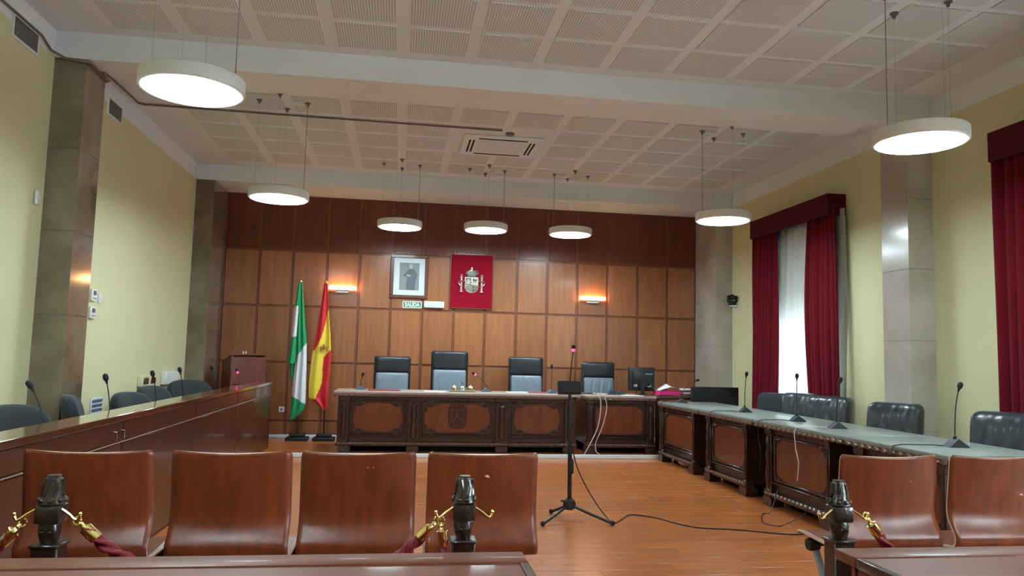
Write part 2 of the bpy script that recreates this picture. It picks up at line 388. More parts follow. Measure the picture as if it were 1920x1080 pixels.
def edge_b(v, a, b2): return (7.99 - 0.07 * v, 8.58 + 0.05 * math.sin(v * 5 - 0.6) * (1 if v < 0.8 else 0.7))
tag(drape('velvet_curtain', 9.33, 10.05, 4.965, 0.06, 3.2, 7, 0.034, M['velvet'], None, 3, edge_a), 'red velvet curtain drawn to the camera side of the bright window', 'curtain', 'red velvet curtains')
tag(drape('velvet_curtain', 7.97, 8.58, 4.965, 0.06, 3.2, 6, 0.034, M['velvet'], None, 5, edge_b), 'red velvet curtain between bright window and glossy pilaster', 'curtain', 'red velvet curtains')
tag(drape('velvet_curtain', 4.85, 5.62, 4.965, 0.06, 3.2, 7, 0.034, M['velvet'], None, 8), 'dark red velvet curtain nearest the public seats', 'curtain', 'red velvet curtains')
tag(drape('velvet_curtain', 3.62, 4.2, 4.965, 0.06, 3.2, 6, 0.034, M['velvet'], None, 9), 'red velvet curtain at the near side of the second window', 'curtain', 'red velvet curtains')
tag(drape('sheer_curtain', 7.985, 10.0, 5.062, 0.08, 3.2, 12, 0.024, M['sheer'], None, 4), 'white sheer curtain glowing between red velvet curtains', 'curtain', 'white sheer curtains')
tag(drape('sheer_curtain', 3.66, 5.5, 5.065, 0.08, 3.2, 15, 0.018, M['sheer'], None, 6), 'white sheer curtain behind the red curtain nearest the public seats', 'curtain', 'white sheer curtains')

# ------------------------------------------------------------------ pendant lamps
hous = MB().lathe([(0.285, 0.0), (0.30, 0.0), (0.31, 0.008), (0.31, 0.085), (0.302, 0.093), (0.02, 0.095)], n=56).mesh('housing', M['lampbody'])
diff = MB().lathe([(0.283, -0.003), (0.284, 0.004)], n=56).mesh('diffuser', M['lamp'])
anch = MB().lathe([(0.012, -0.045), (0.014, -0.02), (0.03, -0.014), (0.03, 0.0)], n=12).mesh('anchor', M['alu'])
def lamp(x, y, z, label, rz=0.0):
    t = thing('pendant_lamp', label, 'lamp', (x, y, z), rz, group='round white pendant lamps')
    inst(hous, 'housing', t); inst(diff, 'diffuser', t)
    h = ZC - z
    for a in range(4):
        px, py = 0.25 * math.cos(a * PI / 2), 0.25 * math.sin(a * PI / 2)
        MB().tube([(px, py, 0.09), (px, py, h - 0.02)], 0.0034 if a == 0 else 0.0008, 6).build('cable' if a == 0 else 'wire', M['wire'], t)
        inst(anch, 'anchor', t, (px, py, h))
    MB().box(0.09, 0.21, -0.035, 0.035, h - 0.035, h, 0.005).build('junction_box', M['white'], t)
lamp(-1.335, 4.76, 2.955, 'white disc lamp looking largest, beside the first marble pilaster and beam')
lamp(3.585, 4.71, 2.945, 'white disc lamp hanging before the glossy pilaster near the windows', PI)
lamp(-1.325, 8.05, 2.955, 'white disc lamp hanging over the dark bench near the panelled wall')
lamp(3.60, 8.03, 2.97, 'white disc lamp hanging above the ornate tables beside the curtained window', PI)
lamp(-0.07, 10.42, 3.11, 'white disc lamp hanging above and in front of the portrait')
lamp(1.135, 10.44, 3.13, 'white disc lamp hanging near the crimson emblem board, middle of three')
lamp(2.365, 10.46, 3.13, 'white disc lamp hanging nearest the sconce without flags', PI)
lamp(-1.33, 1.45, 2.955, 'added unseen white disc lamp over the public seats by the dark bench')  # added out of view for more light from the camera's end
lamp(3.59, 1.45, 2.955, 'added unseen white disc lamp over the public seats by the windows')  # second added lamp, likewise unseen

# ceiling cassette, conduit
t = thing('air_conditioner', 'square ceiling cassette air conditioner with dark slots', 'air conditioner', (1.15, 9.2, ZC))
MB().box(-0.49, 0.49, -0.43, 0.43, -0.028, 0.0, 0.01).build('fascia', M['white'], t)
MB().box(-0.27, 0.27, -0.24, 0.24, -0.036, -0.028, 0.004).build('intake_grille', M['ceil'], t)
for s, nm in ((-1, 'x'), (1, 'x')):
    MB().box(s * 0.375 - 0.035, s * 0.375 - 0.012, -0.27, 0.27, -0.030, -0.027).box(s * 0.375 + 0.012, s * 0.375 + 0.035, -0.27, 0.27, -0.030, -0.027).build('air_slot', M['dark'], t)
    MB().box(-0.30, 0.30, s * 0.335 - 0.02, s * 0.335 + 0.02, -0.030, -0.027).build('air_slot', M['dark'], t)
o = MB().tube([(XL + 0.02, 3.0, 3.86), (XL + 0.02, 6.35, 3.86), (XL + 0.03, 6.5, 3.80), (XL + 0.10, 6.60, 3.775), (-2.70, 6.62, 3.765), (-2.70, 7.06, 3.765), (-2.78, 7.18, 3.79), (XL + 0.03, 7.3, 3.87), (XL + 0.03, 7.4, 4.0), (XL + 0.06, 7.7, 4.005), (XL + 0.07, 8.43, 4.005), (XL + 0.12, 8.47, 4.005), (1.09, 8.52, 4.005)], 0.011, 8).build('cable_conduit', M['pipe'])
tag(o, 'grey cable conduit running along the wall top to the ceiling cassette', 'conduit')
o = MB().lathe([(0.02, -0.03), (0.05, -0.02), (0.055, 0)], (1.2, 8.66, ZC), 16).build('smoke_detector', M['alu']); tag(o, 'small detector on the ceiling beside the cassette unit', 'detector')

# wall vents
def vent(y0, y1, z0, z1, label):
    t = thing('air_vent', label, 'vent', (XL, (y0 + y1) / 2, (z0 + z1) / 2), group='grey vents high on the yellow wall')
    L, h = (y1 - y0) / 2, (z1 - z0) / 2
    MB().box(0, 0.012, -L, L, h - 0.02, h).box(0, 0.012, -L, L, -h, -h + 0.02).box(0, 0.012, -L, -L + 0.02, -h + 0.02, h - 0.02).box(0, 0.012, L - 0.02, L, -h + 0.02, h - 0.02).build('frame', M['white'], t)
    MB().box(0.001, 0.004, -L + 0.02, L - 0.02, -h + 0.02, h - 0.02).build('backing', M['dark'], t)
    n = 9
    for i in range(n):
        z = -h + 0.02 + (i + 0.5) * (2 * h - 0.04) / n
        MB().box(0.003, 0.011, -L + 0.02, L - 0.02, z - 0.0055, z + 0.0055, mat=None).build('louvre', M['alu'], t)
vent(5.93, 6.34, 3.675, 3.865, 'grey louvred vent on the yellow wall before the first pilaster')
vent(7.80, 8.18, 3.675, 3.865, 'grey louvred vent on the yellow wall past the first pilaster')
t = thing('wall_grille', 'white slatted grille low on the yellow wall behind small chair', 'grille', (XL, 8.06, 0.75))
MB().box(0, 0.012, -0.14, 0.14, -0.09, 0.11, 0.003).build('plate', M['wplastic'], t)
for i in range(4): MB().box(0.012, 0.02, -0.12, 0.12, -0.07 + i * 0.045, -0.045 + i * 0.045, 0.002).build('slat', M['micbase2'], t)
def thermo(y, z, label):
    t = thing('thermostat', label, 'thermostat', (XL, y, z), group='thermostats beside the pilaster')
    MB().box(0, 0.025, -0.06, 0.06, -0.06, 0.06, 0.006).build('case', M['wplastic'], t)
    MB().box(0.025, 0.027, -0.035, 0.035, 0.0, 0.042).build('display', M['grey2'], t)
    for i in (-1, 0, 1): MB().box(0.025, 0.029, i * 0.03 - 0.009, i * 0.03 + 0.009, -0.038, -0.022, 0.001).build('button', M['grey3'], t)
thermo(7.78, 1.86, 'upper white thermostat beside the first marble pilaster'); thermo(7.78, 1.69, 'lower white thermostat beside the first marble pilaster')
t = thing('light_switch', 'white light switch beside the upper thermostat', 'switch', (XL, 7.96, 1.84)); MB().box(0, 0.01, -0.04, 0.04, -0.05, 0.05, 0.004).build('plate', M['wplastic'], t); MB().box(0.01, 0.016, -0.022, 0.022, -0.03, 0.03, 0.003).build('rocker', M['wplastic'], t)
t = thing('motion_sensor', 'small white sensor on the yellow wall before the first pilaster', 'sensor', (XL, 6.50, 2.56)); MB().box(0, 0.03, -0.03, 0.03, -0.06, 0.06, 0.012).build('case', M['wplastic'], t); MB().ball((0.03, 0, -0.01), 0.018, n=6).build('lens', M['mat'], t)
t = thing('junction_box', 'white box on the yellow wall beside the far pilaster', 'box', (XL, 10.35, 0.99)); MB().box(0, 0.07, -0.27, 0.27, -0.09, 0.07, 0.008).build('case', M['wplastic'], t); MB().box(0.07, 0.074, -0.25, 0.25, -0.075, 0.055, 0.003).build('lid', M['wplastic'], t)
t = thing('key_cabinet', 'ivory box with two openings on the yellow wall beside white box', 'box', (XL, 9.5, 0.98)); MB().box(0, 0.05, -0.28, 0.28, -0.07, 0.055, 0.006).build('case', M['ivory'], t)
for s in (-1, 1): MB().box(0.05, 0.054, s * 0.13 - 0.09, s * 0.13 + 0.09, -0.045, 0.03, 0.002).build('cover', M['brass'], t)
t = thing('wall_socket', 'white socket low on the panelled wall beside the flags', 'socket', (-1.755, YB - 0.014, 0.475)); MB().box(-0.042, 0.042, -0.012, 0, -0.042, 0.042, 0.004).build('plate', M['wplastic'], t); MB().lathe([(0.022, 0), (0.022, 0.003)], n=16, mat=frame_to((0, -0.012, 0), (0, -1, 0))).build('insert', M['grey1'], t)

# ------------------------------------------------------------------ things on the panelled wall
YW = YB - 0.014
def sconce(x, z, label):
    t = thing('wall_sconce', label, 'wall lamp', (x, YW, z), group='warm glowing wall sconces')
    MB().box(-0.10, 0.10, -0.06, 0, -0.06, -0.02, 0.006).build('bracket', M['wplastic'], t)
    MB().box(-0.205, 0.205, -0.09, -0.01, -0.022, -0.012, 0.003).build('tray', M['wplastic'], t)
    MB().box(-0.205, 0.205, -0.088, -0.012, -0.012, 0.048, 0.012, 2).build('glass_shade', M['sconce'], t)
sconce(-0.925, 2.345, 'glowing wall sconce beside the red and yellow flag'); sconce(3.085, 2.325, 'glowing wall sconce on the plain side of the panelled wall')

# portrait
t = thing('framed_portrait', 'framed grey portrait photograph hanging beside the crimson board', 'picture', (0.10, YW, 2.585))
W2, H2 = 0.295, 0.345
fm = MB()
fm.box(-W2, W2, -0.035, 0, H2 - 0.05, H2, 0.006).box(-W2, W2, -0.035, 0, -H2, -H2 + 0.05, 0.006).box(-W2, -W2 + 0.05, -0.034, 0, -H2 + 0.05, H2 - 0.05, 0.006).box(W2 - 0.05, W2, -0.034, 0, -H2 + 0.05, H2 - 0.05, 0.006)
fm.build('frame', M['frame'], t)
MB().box(-W2 + 0.045, W2 - 0.045, -0.014, -0.004, -H2 + 0.045, H2 - 0.045).build('mount', M['mat'], t)
MB().box(-0.155, 0.155, -0.0155, -0.014, -0.215, 0.22).build('print', M['grey1'], t)
fg = MB()
fg.prism([(-0.05, -0.213), (0.09, -0.213), (0.10, -0.05), (0.13, 0.03), (0.085, 0.10), (0.045, 0.125), (0.005, 0.12), (-0.04, 0.09), (-0.07, 0.05), (-0.10, 0.02), (-0.06, -0.01), (-0.03, 0.0), (-0.045, -0.10)], -0.0165, -0.0155)
fg.build('figure_print', M['grey2'], t)
fh = MB().prism([(0.022 + 0.03 * math.cos(a * PI / 6), 0.165 + 0.042 * math.sin(a * PI / 6)) for a in range(12)], -0.0165, -0.0155)
fh.prism([(-0.05, 0.012), (0.0, 0.0), (0.03, 0.012), (0.0, 0.03), (-0.04, 0.03)], -0.0175, -0.0165)
fh.build('face_and_hands_print', M['grey3'], t)
# emblem board
t = thing('emblem_board', 'crimson board with silver coat of arms between two pillars', 'emblem', (1.09, YW, 2.545))
MB().box(-0.335, 0.335, -0.03, 0, -0.43, 0.43, 0.003).build('board', M['crimson'], t)
fm = MB(); e = 0.345; h = 0.44
fm.box(-e, e, -0.036, 0, h - 0.012, h).box(-e, e, -0.036, 0, -h, -h + 0.012).box(-e, -e + 0.012, -0.036, 0, -h + 0.012, h - 0.012).box(e - 0.012, e, -0.036, 0, -h + 0.012, h - 0.012); fm.build('frame', M['field'], t)
def shield_outline(w2, top, mid, bot, n=10):
    pts = [(-w2, top), (-w2, mid)] + [(-w2 * math.cos(PI / 2 * i / n) , mid - (mid - bot) * math.sin(PI / 2 * i / n)) for i in range(1, n)] + [(0, bot)]
    return pts + [(-x, z) for x, z in reversed(pts[:-1])]
sh = MB().prism(shield_outline(0.108, 0.068, -0.09, -0.185), -0.042, -0.03).build('shield', M['silver'], t)
M['silverdark'] = pm('dark_silver_relief', (92, 94, 86), 0.4, metal=0.6)
M['silverpink'] = pm('pinkish_silver', (204, 176, 168), 0.35, metal=0.6)
q = MB(); q.box(-0.098, -0.006, -0.046, -0.042, -0.055, 0.058); q.build('quarter', M['silverdark'], sh)
q = MB(); q.box(-0.085, -0.02, -0.052, -0.046, -0.045, -0.012).box(-0.085, -0.07, -0.052, -0.046, -0.012, 0.02).box(-0.06, -0.045, -0.052, -0.046, -0.012, 0.035).box(-0.035, -0.02, -0.052, -0.046, -0.012, 0.02); q.build('castle_relief', M['silver'], sh)
q = MB(); q.ball((0.05, -0.046, 0.02), 0.03, (1.1, 0.3, 0.6), 6).ball((0.03, -0.046, 0.04), 0.014, (1, 0.4, 1), 6).tube([(0.075, -0.046, 0.02), (0.09, -0.046, 0.035), (0.082, -0.046, 0.05)], 0.005, 6).tube([(0.03, -0.046, 0.015), (0.022, -0.046, -0.02)], 0.005, 6).tube([(0.06, -0.046, 0.015), (0.065, -0.046, -0.02)], 0.005, 6); q.build('lion_relief', M['silverdark'], sh)
q = MB()
for i in range(4): q.box(-0.09 + i * 0.024, -0.079 + i * 0.024, -0.046, -0.042, -0.14 - i * 0.008, -0.065)
q.build('bar_relief', M['silverdark'], sh)
q = MB(); q.prism([(0.008, -0.065), (0.098, -0.065), (0.098, -0.10), (0.08, -0.14), (0.04, -0.165), (0.008, -0.168)], -0.046, -0.042); q.build('quarter', M['silverdark'], sh)
q = MB()
for a in range(8): q.tube([(0.05, -0.05, -0.105), (0.05 + 0.032 * math.cos(a * PI / 4), -0.05, -0.105 + 0.032 * math.sin(a * PI / 4))], 0.003, 5)
q.build('chain_relief', M['silver'], sh)
q = MB().ball((0, -0.046, -0.045), 0.02, (1, 0.4, 1.2), 6); q.build('centre_oval', M['silver'], sh)
cr = MB().box(-0.066, 0.066, -0.052, -0.03, 0.075, 0.102, 0.004).prism([(-0.066, 0.10), (0.066, 0.10), (0.085, 0.135), (0.06, 0.165), (0, 0.178), (-0.06, 0.165), (-0.085, 0.135)], -0.046, -0.03).build('crown', M['silverdark'], t)
q = MB(); q.tube([(-0.10 + 0.01 * abs(k), -0.048, 0.0) for k in (0,)] + [(-0.066, -0.048, 0.10)], 0.004, 5) if False else None
for pts in ([(-0.066, 0.102), (-0.108, 0.135), (-0.085, 0.168), (-0.04, 0.176), (0, 0.19)], [(0.066, 0.102), (0.108, 0.135), (0.085, 0.168), (0.04, 0.176), (0, 0.19)], [(0, 0.102), (0, 0.19)], [(-0.03, 0.102), (-0.045, 0.145), (0, 0.188)], [(0.03, 0.102), (0.045, 0.145), (0, 0.188)]):
    q.tube([(x, -0.05, z) for x, z in pts], 0.006, 6)
q.box(-0.004, 0.004, -0.05, -0.044, 0.19, 0.228).box(-0.014, 0.014, -0.05, -0.044, 0.206, 0.214).ball((0, -0.048, 0.19), 0.01, n=6); q.build('crown_arches', M['silver'], cr)
for s in (-1, 1):
    x = s * 0.163
    p = MB().lathe([(0.034, -0.178), (0.034, -0.165), (0.018, -0.158), (0.016, 0.05), (0.026, 0.056), (0.028, 0.072), (0.012, 0.078), (0.02, 0.092), (0.024, 0.105), (0.006, 0.112)], (x, -0.042, 0), 10).build('pillar', M['silverpink'], t)
    MB().tube([(x + s * 0.05, -0.05, -0.02), (x + s * 0.02, -0.066, 0.0), (x - s * 0.02, -0.066, -0.008), (x - s * 0.045, -0.05, 0.005)], 0.011, 6).tube([(x - s * 0.03, -0.05, -0.09), (x, -0.066, -0.075), (x + s * 0.03, -0.055, -0.06), (x + s * 0.04, -0.05, -0.03)], 0.009, 6).build('ribbon', M['silver'], p)
# exit sign and emergency lamp
t = thing('exit_sign', 'green exit sign reading SALIDA under the portrait', 'sign', (0.162, YW, 2.142))
MB().box(-0.152, 0.152, -0.006, 0, -0.054, 0.054, 0.002).build('plate', M['signwhite'], t)
MB().box(-0.137, 0.137, -0.0075, -0.006, -0.041, 0.041).build('green_field', M['signgreen'], t)
def text_mesh(txt, size, bold, name, mt, parent, loc, rot=(PI / 2, 0, 0), wmax=None):
    cu = bpy.data.curves.new('lettering', 'FONT'); cu.body = txt; cu.size = size; cu.align_x = 'CENTER'; cu.align_y = 'CENTER'; cu.offset = bold; cu.extrude = 0.0008
    o = bpy.data.objects.new('lettering', cu); COL.objects.link(o)
    dg = bpy.context.evaluated_depsgraph_get(); me = bpy.data.meshes.new_from_object(o.evaluated_get(dg)); bpy.data.objects.remove(o); bpy.data.curves.remove(cu)
    me.materials.clear(); me.materials.append(mt)
    xs = [v.co.x for v in me.vertices]; wd = max(xs) - min(xs)
    k = (wmax / wd) if wmax else 1
    o = inst(me, name, parent, loc, rot, (k, 1, 1)); return o
text_mesh('SALIDA', 0.085, 0.003, 'lettering', M['signwhite'], t, (0, -0.0085, -0.002), wmax=0.235)
t = thing('emergency_light', 'white emergency light box beside the exit sign', 'lamp', (0.505, YW, 2.152))
MB().box(-0.16, 0.16, -0.05, 0, -0.052, 0.052, 0.014, 3).build('case', M['wplastic'], t); MB().box(-0.145, 0.145, -0.056, -0.05, -0.03, 0.042, 0.004).build('cover', M['mat'], t)

# ------------------------------------------------------------------ flags
def inpoly(x, y, P):
    c = False; j = len(P) - 1
    for i in range(len(P)):
        if (P[i][1] > y) != (P[j][1] > y) and x < (P[j][0] - P[i][0]) * (y - P[i][1]) / (P[j][1] - P[i][1]) + P[i][0]: c = not c
        j = i
    return c
def interp(t, T):
    for (a, x), (b2, y) in zip(T, T[1:]):
        if a <= t <= b2: return x + (y - x) * (t - a) / (b2 - a)
    return T[-1][1] if t > T[-1][0] else T[0][1]
K = 0.002466
def flag_xz(zx, zy): return (-1.523 + (zx - 262) * K + 0.0513 * (zy - 90) * K, 2.407 - (zy - 90) * K)
def cloth(name, left, right, y0, y1, regions, mats, parent, base_loc, depth, fold, amp, ny=110, nx=28):
    """a hanging cloth between two edge curves given in (height, across)"""
    mb = MB(); cells = []
    def fn(u, v):
        zy = y0 + (y1 - y0) * v; a, b2 = interp(zy, left), interp(zy, right); zx = a + (b2 - a) * u
        X, Z = flag_xz(zx, zy); k = min(1, 0.25 + 1.3 * v)
        d = depth + amp * k * math.sin(fold * 2 * PI * u + 1.5 * v) + amp * 0.4 * math.sin(fold * 5.1 * u + 3 * v + 1) + 0.05 * k * (u - 0.5) ** 2
        return Vector((X - base_loc[0], d, Z - base_loc[2]))
    fs = mb.grid(fn, nx, ny)
    for i in range(nx):
        for j in range(ny):
            zy = y0 + (y1 - y0) * (j + 0.5) / ny; a, b2 = interp(zy, left), interp(zy, right); zx = a + (b2 - a) * (i + 0.5) / nx
            idx = 0
            for n, P in regions:
                if inpoly(zx, zy, P): idx = n
            fs[i * ny + j].material_index = idx
    return solid(mb.build(name, mats, parent, ang=80), 0.003)
def flag_stand(x, y, label, poletop, cat='flag'):
    t = thing('standing_flag', label, 'flag', (x, y, DAIS), group='flags on stands')
    MB().box(-0.16, 0.16, -0.12, 0.12, 0, 0.05, 0.012).box(-0.11, 0.11, -0.08, 0.08, 0.05, 0.10, 0.012).build('base', M['softblack'], t)
    lean = poletop[0] - x
    MB().tube([(0, 0, 0.08), (lean, 0, poletop[1] - DAIS)], 0.014, 10).build('pole', M['carved'], t)
    MB().lathe([(0.010, 0), (0.016, 0.012), (0.024, 0.03), (0.022, 0.05), (0.008, 0.066)], (lean, 0, poletop[1] - DAIS - 0.02), 12).build('finial', M['brass'], t)
    return t
fx, fy = -1.462, 11.60
t = flag_stand(fx, fy, 'hanging green and white flag on a black stand beside socket', (-1.522, 2.40))
bl = (fx, fy, DAIS)
GW = [M['green'], M['flagwhite']]
cloth('cloth', [(92, 255), (240, 246), (425, 236), (540, 236), (600, 228), (680, 218), (770, 211), (860, 203), (912, 199), (926, 206)],
      [(92, 272), (120, 277), (350, 290), (460, 298), (600, 297), (825, 290), (860, 280), (895, 250), (926, 212)], 92, 926,
      [(1, [(300, 440), (298, 460), (246, 540), (228, 600), (200, 768), (205, 776), (250, 806), (300, 836)])], GW, t, bl, -0.055, 2.2, 0.016)
cloth('cloth_fold', [(96, 252), (240, 232), (425, 213), (570, 191), (600, 193)], [(96, 268), (240, 254), (425, 240), (560, 236), (600, 226)], 96, 590,
      [(1, [(215, 240), (270, 238), (262, 425), (200, 427)])], GW, t, bl, -0.088, 1.2, 0.008)
cloth('cloth_lower_fold', [(560, 194), (660, 198), (690, 208)], [(560, 236), (660, 228), (690, 222)], 560, 690, [], [M['green']], t, bl, -0.012, 1.5, 0.012, 30, 14)
fx2, fy2 = -1.075, 11.60
t = flag_stand(fx2, fy2, 'hanging red and yellow flag on a black stand beside sconce', (-1.147, 2.405))
bl = (fx2, fy2, DAIS)
ob = cloth('cloth', [(94, 404), (140, 398), (370, 358), (480, 338), (560, 326), (700, 311), (790, 309), (810, 336), (862, 396)],
      [(94, 420), (120, 425), (260, 430), (400, 440), (500, 442), (560, 442), (660, 432), (780, 425), (840, 420), (862, 404)], 94, 862,
      [(1, [(432, 250), (425, 262), (400, 380), (385, 430), (345, 508), (300, 512), (300, 800), (345, 802), (388, 700), (395, 550), (440, 500), (460, 480), (450, 250)])],
      [M['flagred'], M['flagyellow']], t, bl, -0.05, 1.7, 0.018)
am = MB(); ax, az = flag_xz(400, 492)
ax -= fx2; az -= DAIS
am.prism([(ax - 0.022 + 0, az + 0.03), (ax + 0.022, az + 0.03), (ax + 0.022, az - 0.01), (ax, az - 0.035), (ax - 0.022, az - 0.01)], -0.088, -0.07)
am.box(ax - 0.045, ax - 0.035, -0.088, -0.07, az - 0.04, az + 0.03).box(ax + 0.035, ax + 0.045, -0.088, -0.07, az - 0.04, az + 0.03).box(ax - 0.018, ax + 0.018, -0.088, -0.07, az + 0.034, az + 0.06)
am.build('arms_print', pm('flag_arms_print', (150, 84, 54), 0.6), ob)

# ------------------------------------------------------------------ lectern
t = thing('lectern', 'reddish wooden lectern with sloping top behind end of dark bench', 'lectern', (-2.24, 11.42, DAIS), math.radians(30))
MB().prism([(-0.2, 1.235), (-0.2, 0), (0.2, 0), (0.2, 1.12)], -0.25, -0.225, 'x').build('side_panel', M['lect'], t)
MB().prism([(-0.2, 1.235), (-0.2, 0), (0.2, 0), (0.2, 1.12)], 0.225, 0.25, 'x').build('side_panel', M['lect'], t)
MB().box(-0.225, 0.225, -0.198, -0.175, 0.02, 1.215, 0.002).build('front_panel', M['lect'], t)
MB().prism([(-0.215, 1.24), (-0.215, 1.262), (0.22, 1.137), (0.22, 1.115)], -0.255, 0.255, 'x').build('reading_board', M['lect'], t)
MB().box(-0.225, 0.225, -0.17, 0.19, 0.55, 0.57).build('shelf', M['lect'], t)
t = thing('small_figurine', 'tiny pale pair of figures standing on the lectern top', 'ornament', (-2.207, 11.243, DAIS + 1.25))
for s in (-1, 1): MB().lathe([(0.012, -0.012), (0.013, 0.01), (0.007, 0.03), (0.009, 0.042), (0.002, 0.05)], (s * 0.018, 0, 0), 8).build('figure', M['wplastic'], t)

# ------------------------------------------------------------------ dark bench of cabinets along the wall
BX, BZ = -1.72, 0.945
bounds = [2.2, 3.42, 5.134, 6.844, 8.555, 10.66]
names = ['nearest the public seats', 'with two steel handles', 'after the handled unit', 'fourth from the public seats', 'beside the flags']
for k in range(5):
    a, b2 = bounds[k] + 0.004, bounds[k + 1] - 0.004; L = b2 - a
    t = thing('bench_cabinet', 'dark polished wooden bench cabinet ' + names[k], 'cabinet', (BX, a, 0), group='dark cabinets of the long bench')
    MB().box(-0.19, -0.022, 0, L, 0, 0.905).build('carcass', M['bench'], t)
    MB().box(-0.022, 0, 0.006, L - 0.006, 0.785, 0.90, 0.002).build('upper_panel', M['bench'], t)
    MB().box(-0.022, -0.004, 0.006, L - 0.006, 0.015, 0.762, 0.002).build('lower_panel', M['bench'], t)
    MB().box(-0.022, 0.001, 0.0, L, 0.768, 0.776, 0.001).build('trim_strip', M['trim'], t)
    if k == 1:
        for yy in (4.955, 5.085):
            MB().tube([(0.0, yy - a, 0.792), (0.022, yy - a, 0.796), (0.022, yy - a, 0.846), (0.0, yy - a, 0.85)], 0.005, 6).build('handle', M['chrome'], t, label='steel bar handle')
    if k == 4:
        MB().box(-0.50, 0.0, L, L + 0.02, 0, 0.905, 0.002).build('end_panel', M['bench'], t)
        MB().box(0.0, 0.005, L - 0.0, L + 0.02, 0.80, 0.905).build('edge_strip', M['chrome'], t)
t = thing('bench_ledge', 'glossy dark ledge running along the top of the long bench', 'counter', (BX, 2.2, 0.905))
MB().box(-0.195, 0.012, 0, 8.49, 0, 0.04, 0.004).build('top', M['benchtop'], t)
t = thing('bench_desk', 'lower dark writing surface behind the bench ledge', 'desk', (BX, 2.2, 0.70))
MB().box(-0.50, -0.192, 0, 8.455, 0, 0.03, 0.003).build('top', M['bench'], t)
for k in range(6): MB().prism([(-0.45, 0.0), (-0.192, 0.0), (-0.192, -0.22)], 0.4 + k * 1.5, 0.43 + k * 1.5, 'y').build('bracket', M['bench'], t)

# ------------------------------------------------------------------ carved tables
def scroll(mb, c, r, ux, uz, y):
    pts = []
    for i in range(22):
        a = i / 21 * 2.6 * PI; rr = r * (1 - 0.75 * i / 21)
        pts.append((c[0] + ux * (r - rr * math.cos(a)), y, c[1] + uz * (rr * math.sin(a))))
    mb.tube(pts, 0.009, 6, r1=0.004)
    mb.ball((c[0] + ux * r * 1.9, y, c[1] + uz * r * 0.2), r * 0.45, (1.4, 0.5, 0.8), 5)
def corner_me(sz):
    mb = MB()
    scroll(mb, (0.01, 0.03), sz * 0.35, 1, -1, -0.006); scroll(mb, (0.035, 0.0), sz * 0.42, 1, -1, -0.006)
    mb.prism([(0, 0), (sz, 0), (sz * 0.62, -sz * 0.22), (sz * 0.3, -sz * 0.3), (sz * 0.22, -sz * 0.62), (0, -sz)], -0.012, 0.004)
    for i in range(4): mb.ball((sz * (0.25 + 0.2 * i), -0.012, -0.014 - 0.004 * i), 0.012, (1, 0.7, 1), 5)
    for i in range(3): mb.ball((0.014 + 0.004 * i, -0.012, -sz * (0.35 + 0.2 * i)), 0.012, (1, 0.7, 1), 5)
    return mb.mesh('corner_carving', M['carved'])
CM = corner_me(0.13)
def carved_post(mb, x, wd, z0, z1, y):
    mb.box(x - wd / 2, x + wd / 2, y - 0.03, y + 0.06, z0, z1, 0.004)
    mb.box(x - wd / 2 - 0.012, x + wd / 2 + 0.012, y - 0.045, y + 0.06, z1 - 0.06, z1, 0.008)
    mb.box(x - wd / 2 - 0.012, x + wd / 2 + 0.012, y - 0.045, y + 0.06, z0, z0 + 0.07, 0.008)
    mb.lathe([(0.006, 0), (wd * 0.22, 0.03), (wd * 0.30, (z1 - z0) * 0.2), (wd * 0.2, (z1 - z0) * 0.42), (wd * 0.32, (z1 - z0) * 0.5), (wd * 0.2, (z1 - z0) * 0.6), (wd * 0.28, (z1 - z0) * 0.7), (0.01, (z1 - z0) * 0.76)], (x, y - 0.03, z0 + 0.08), 10)
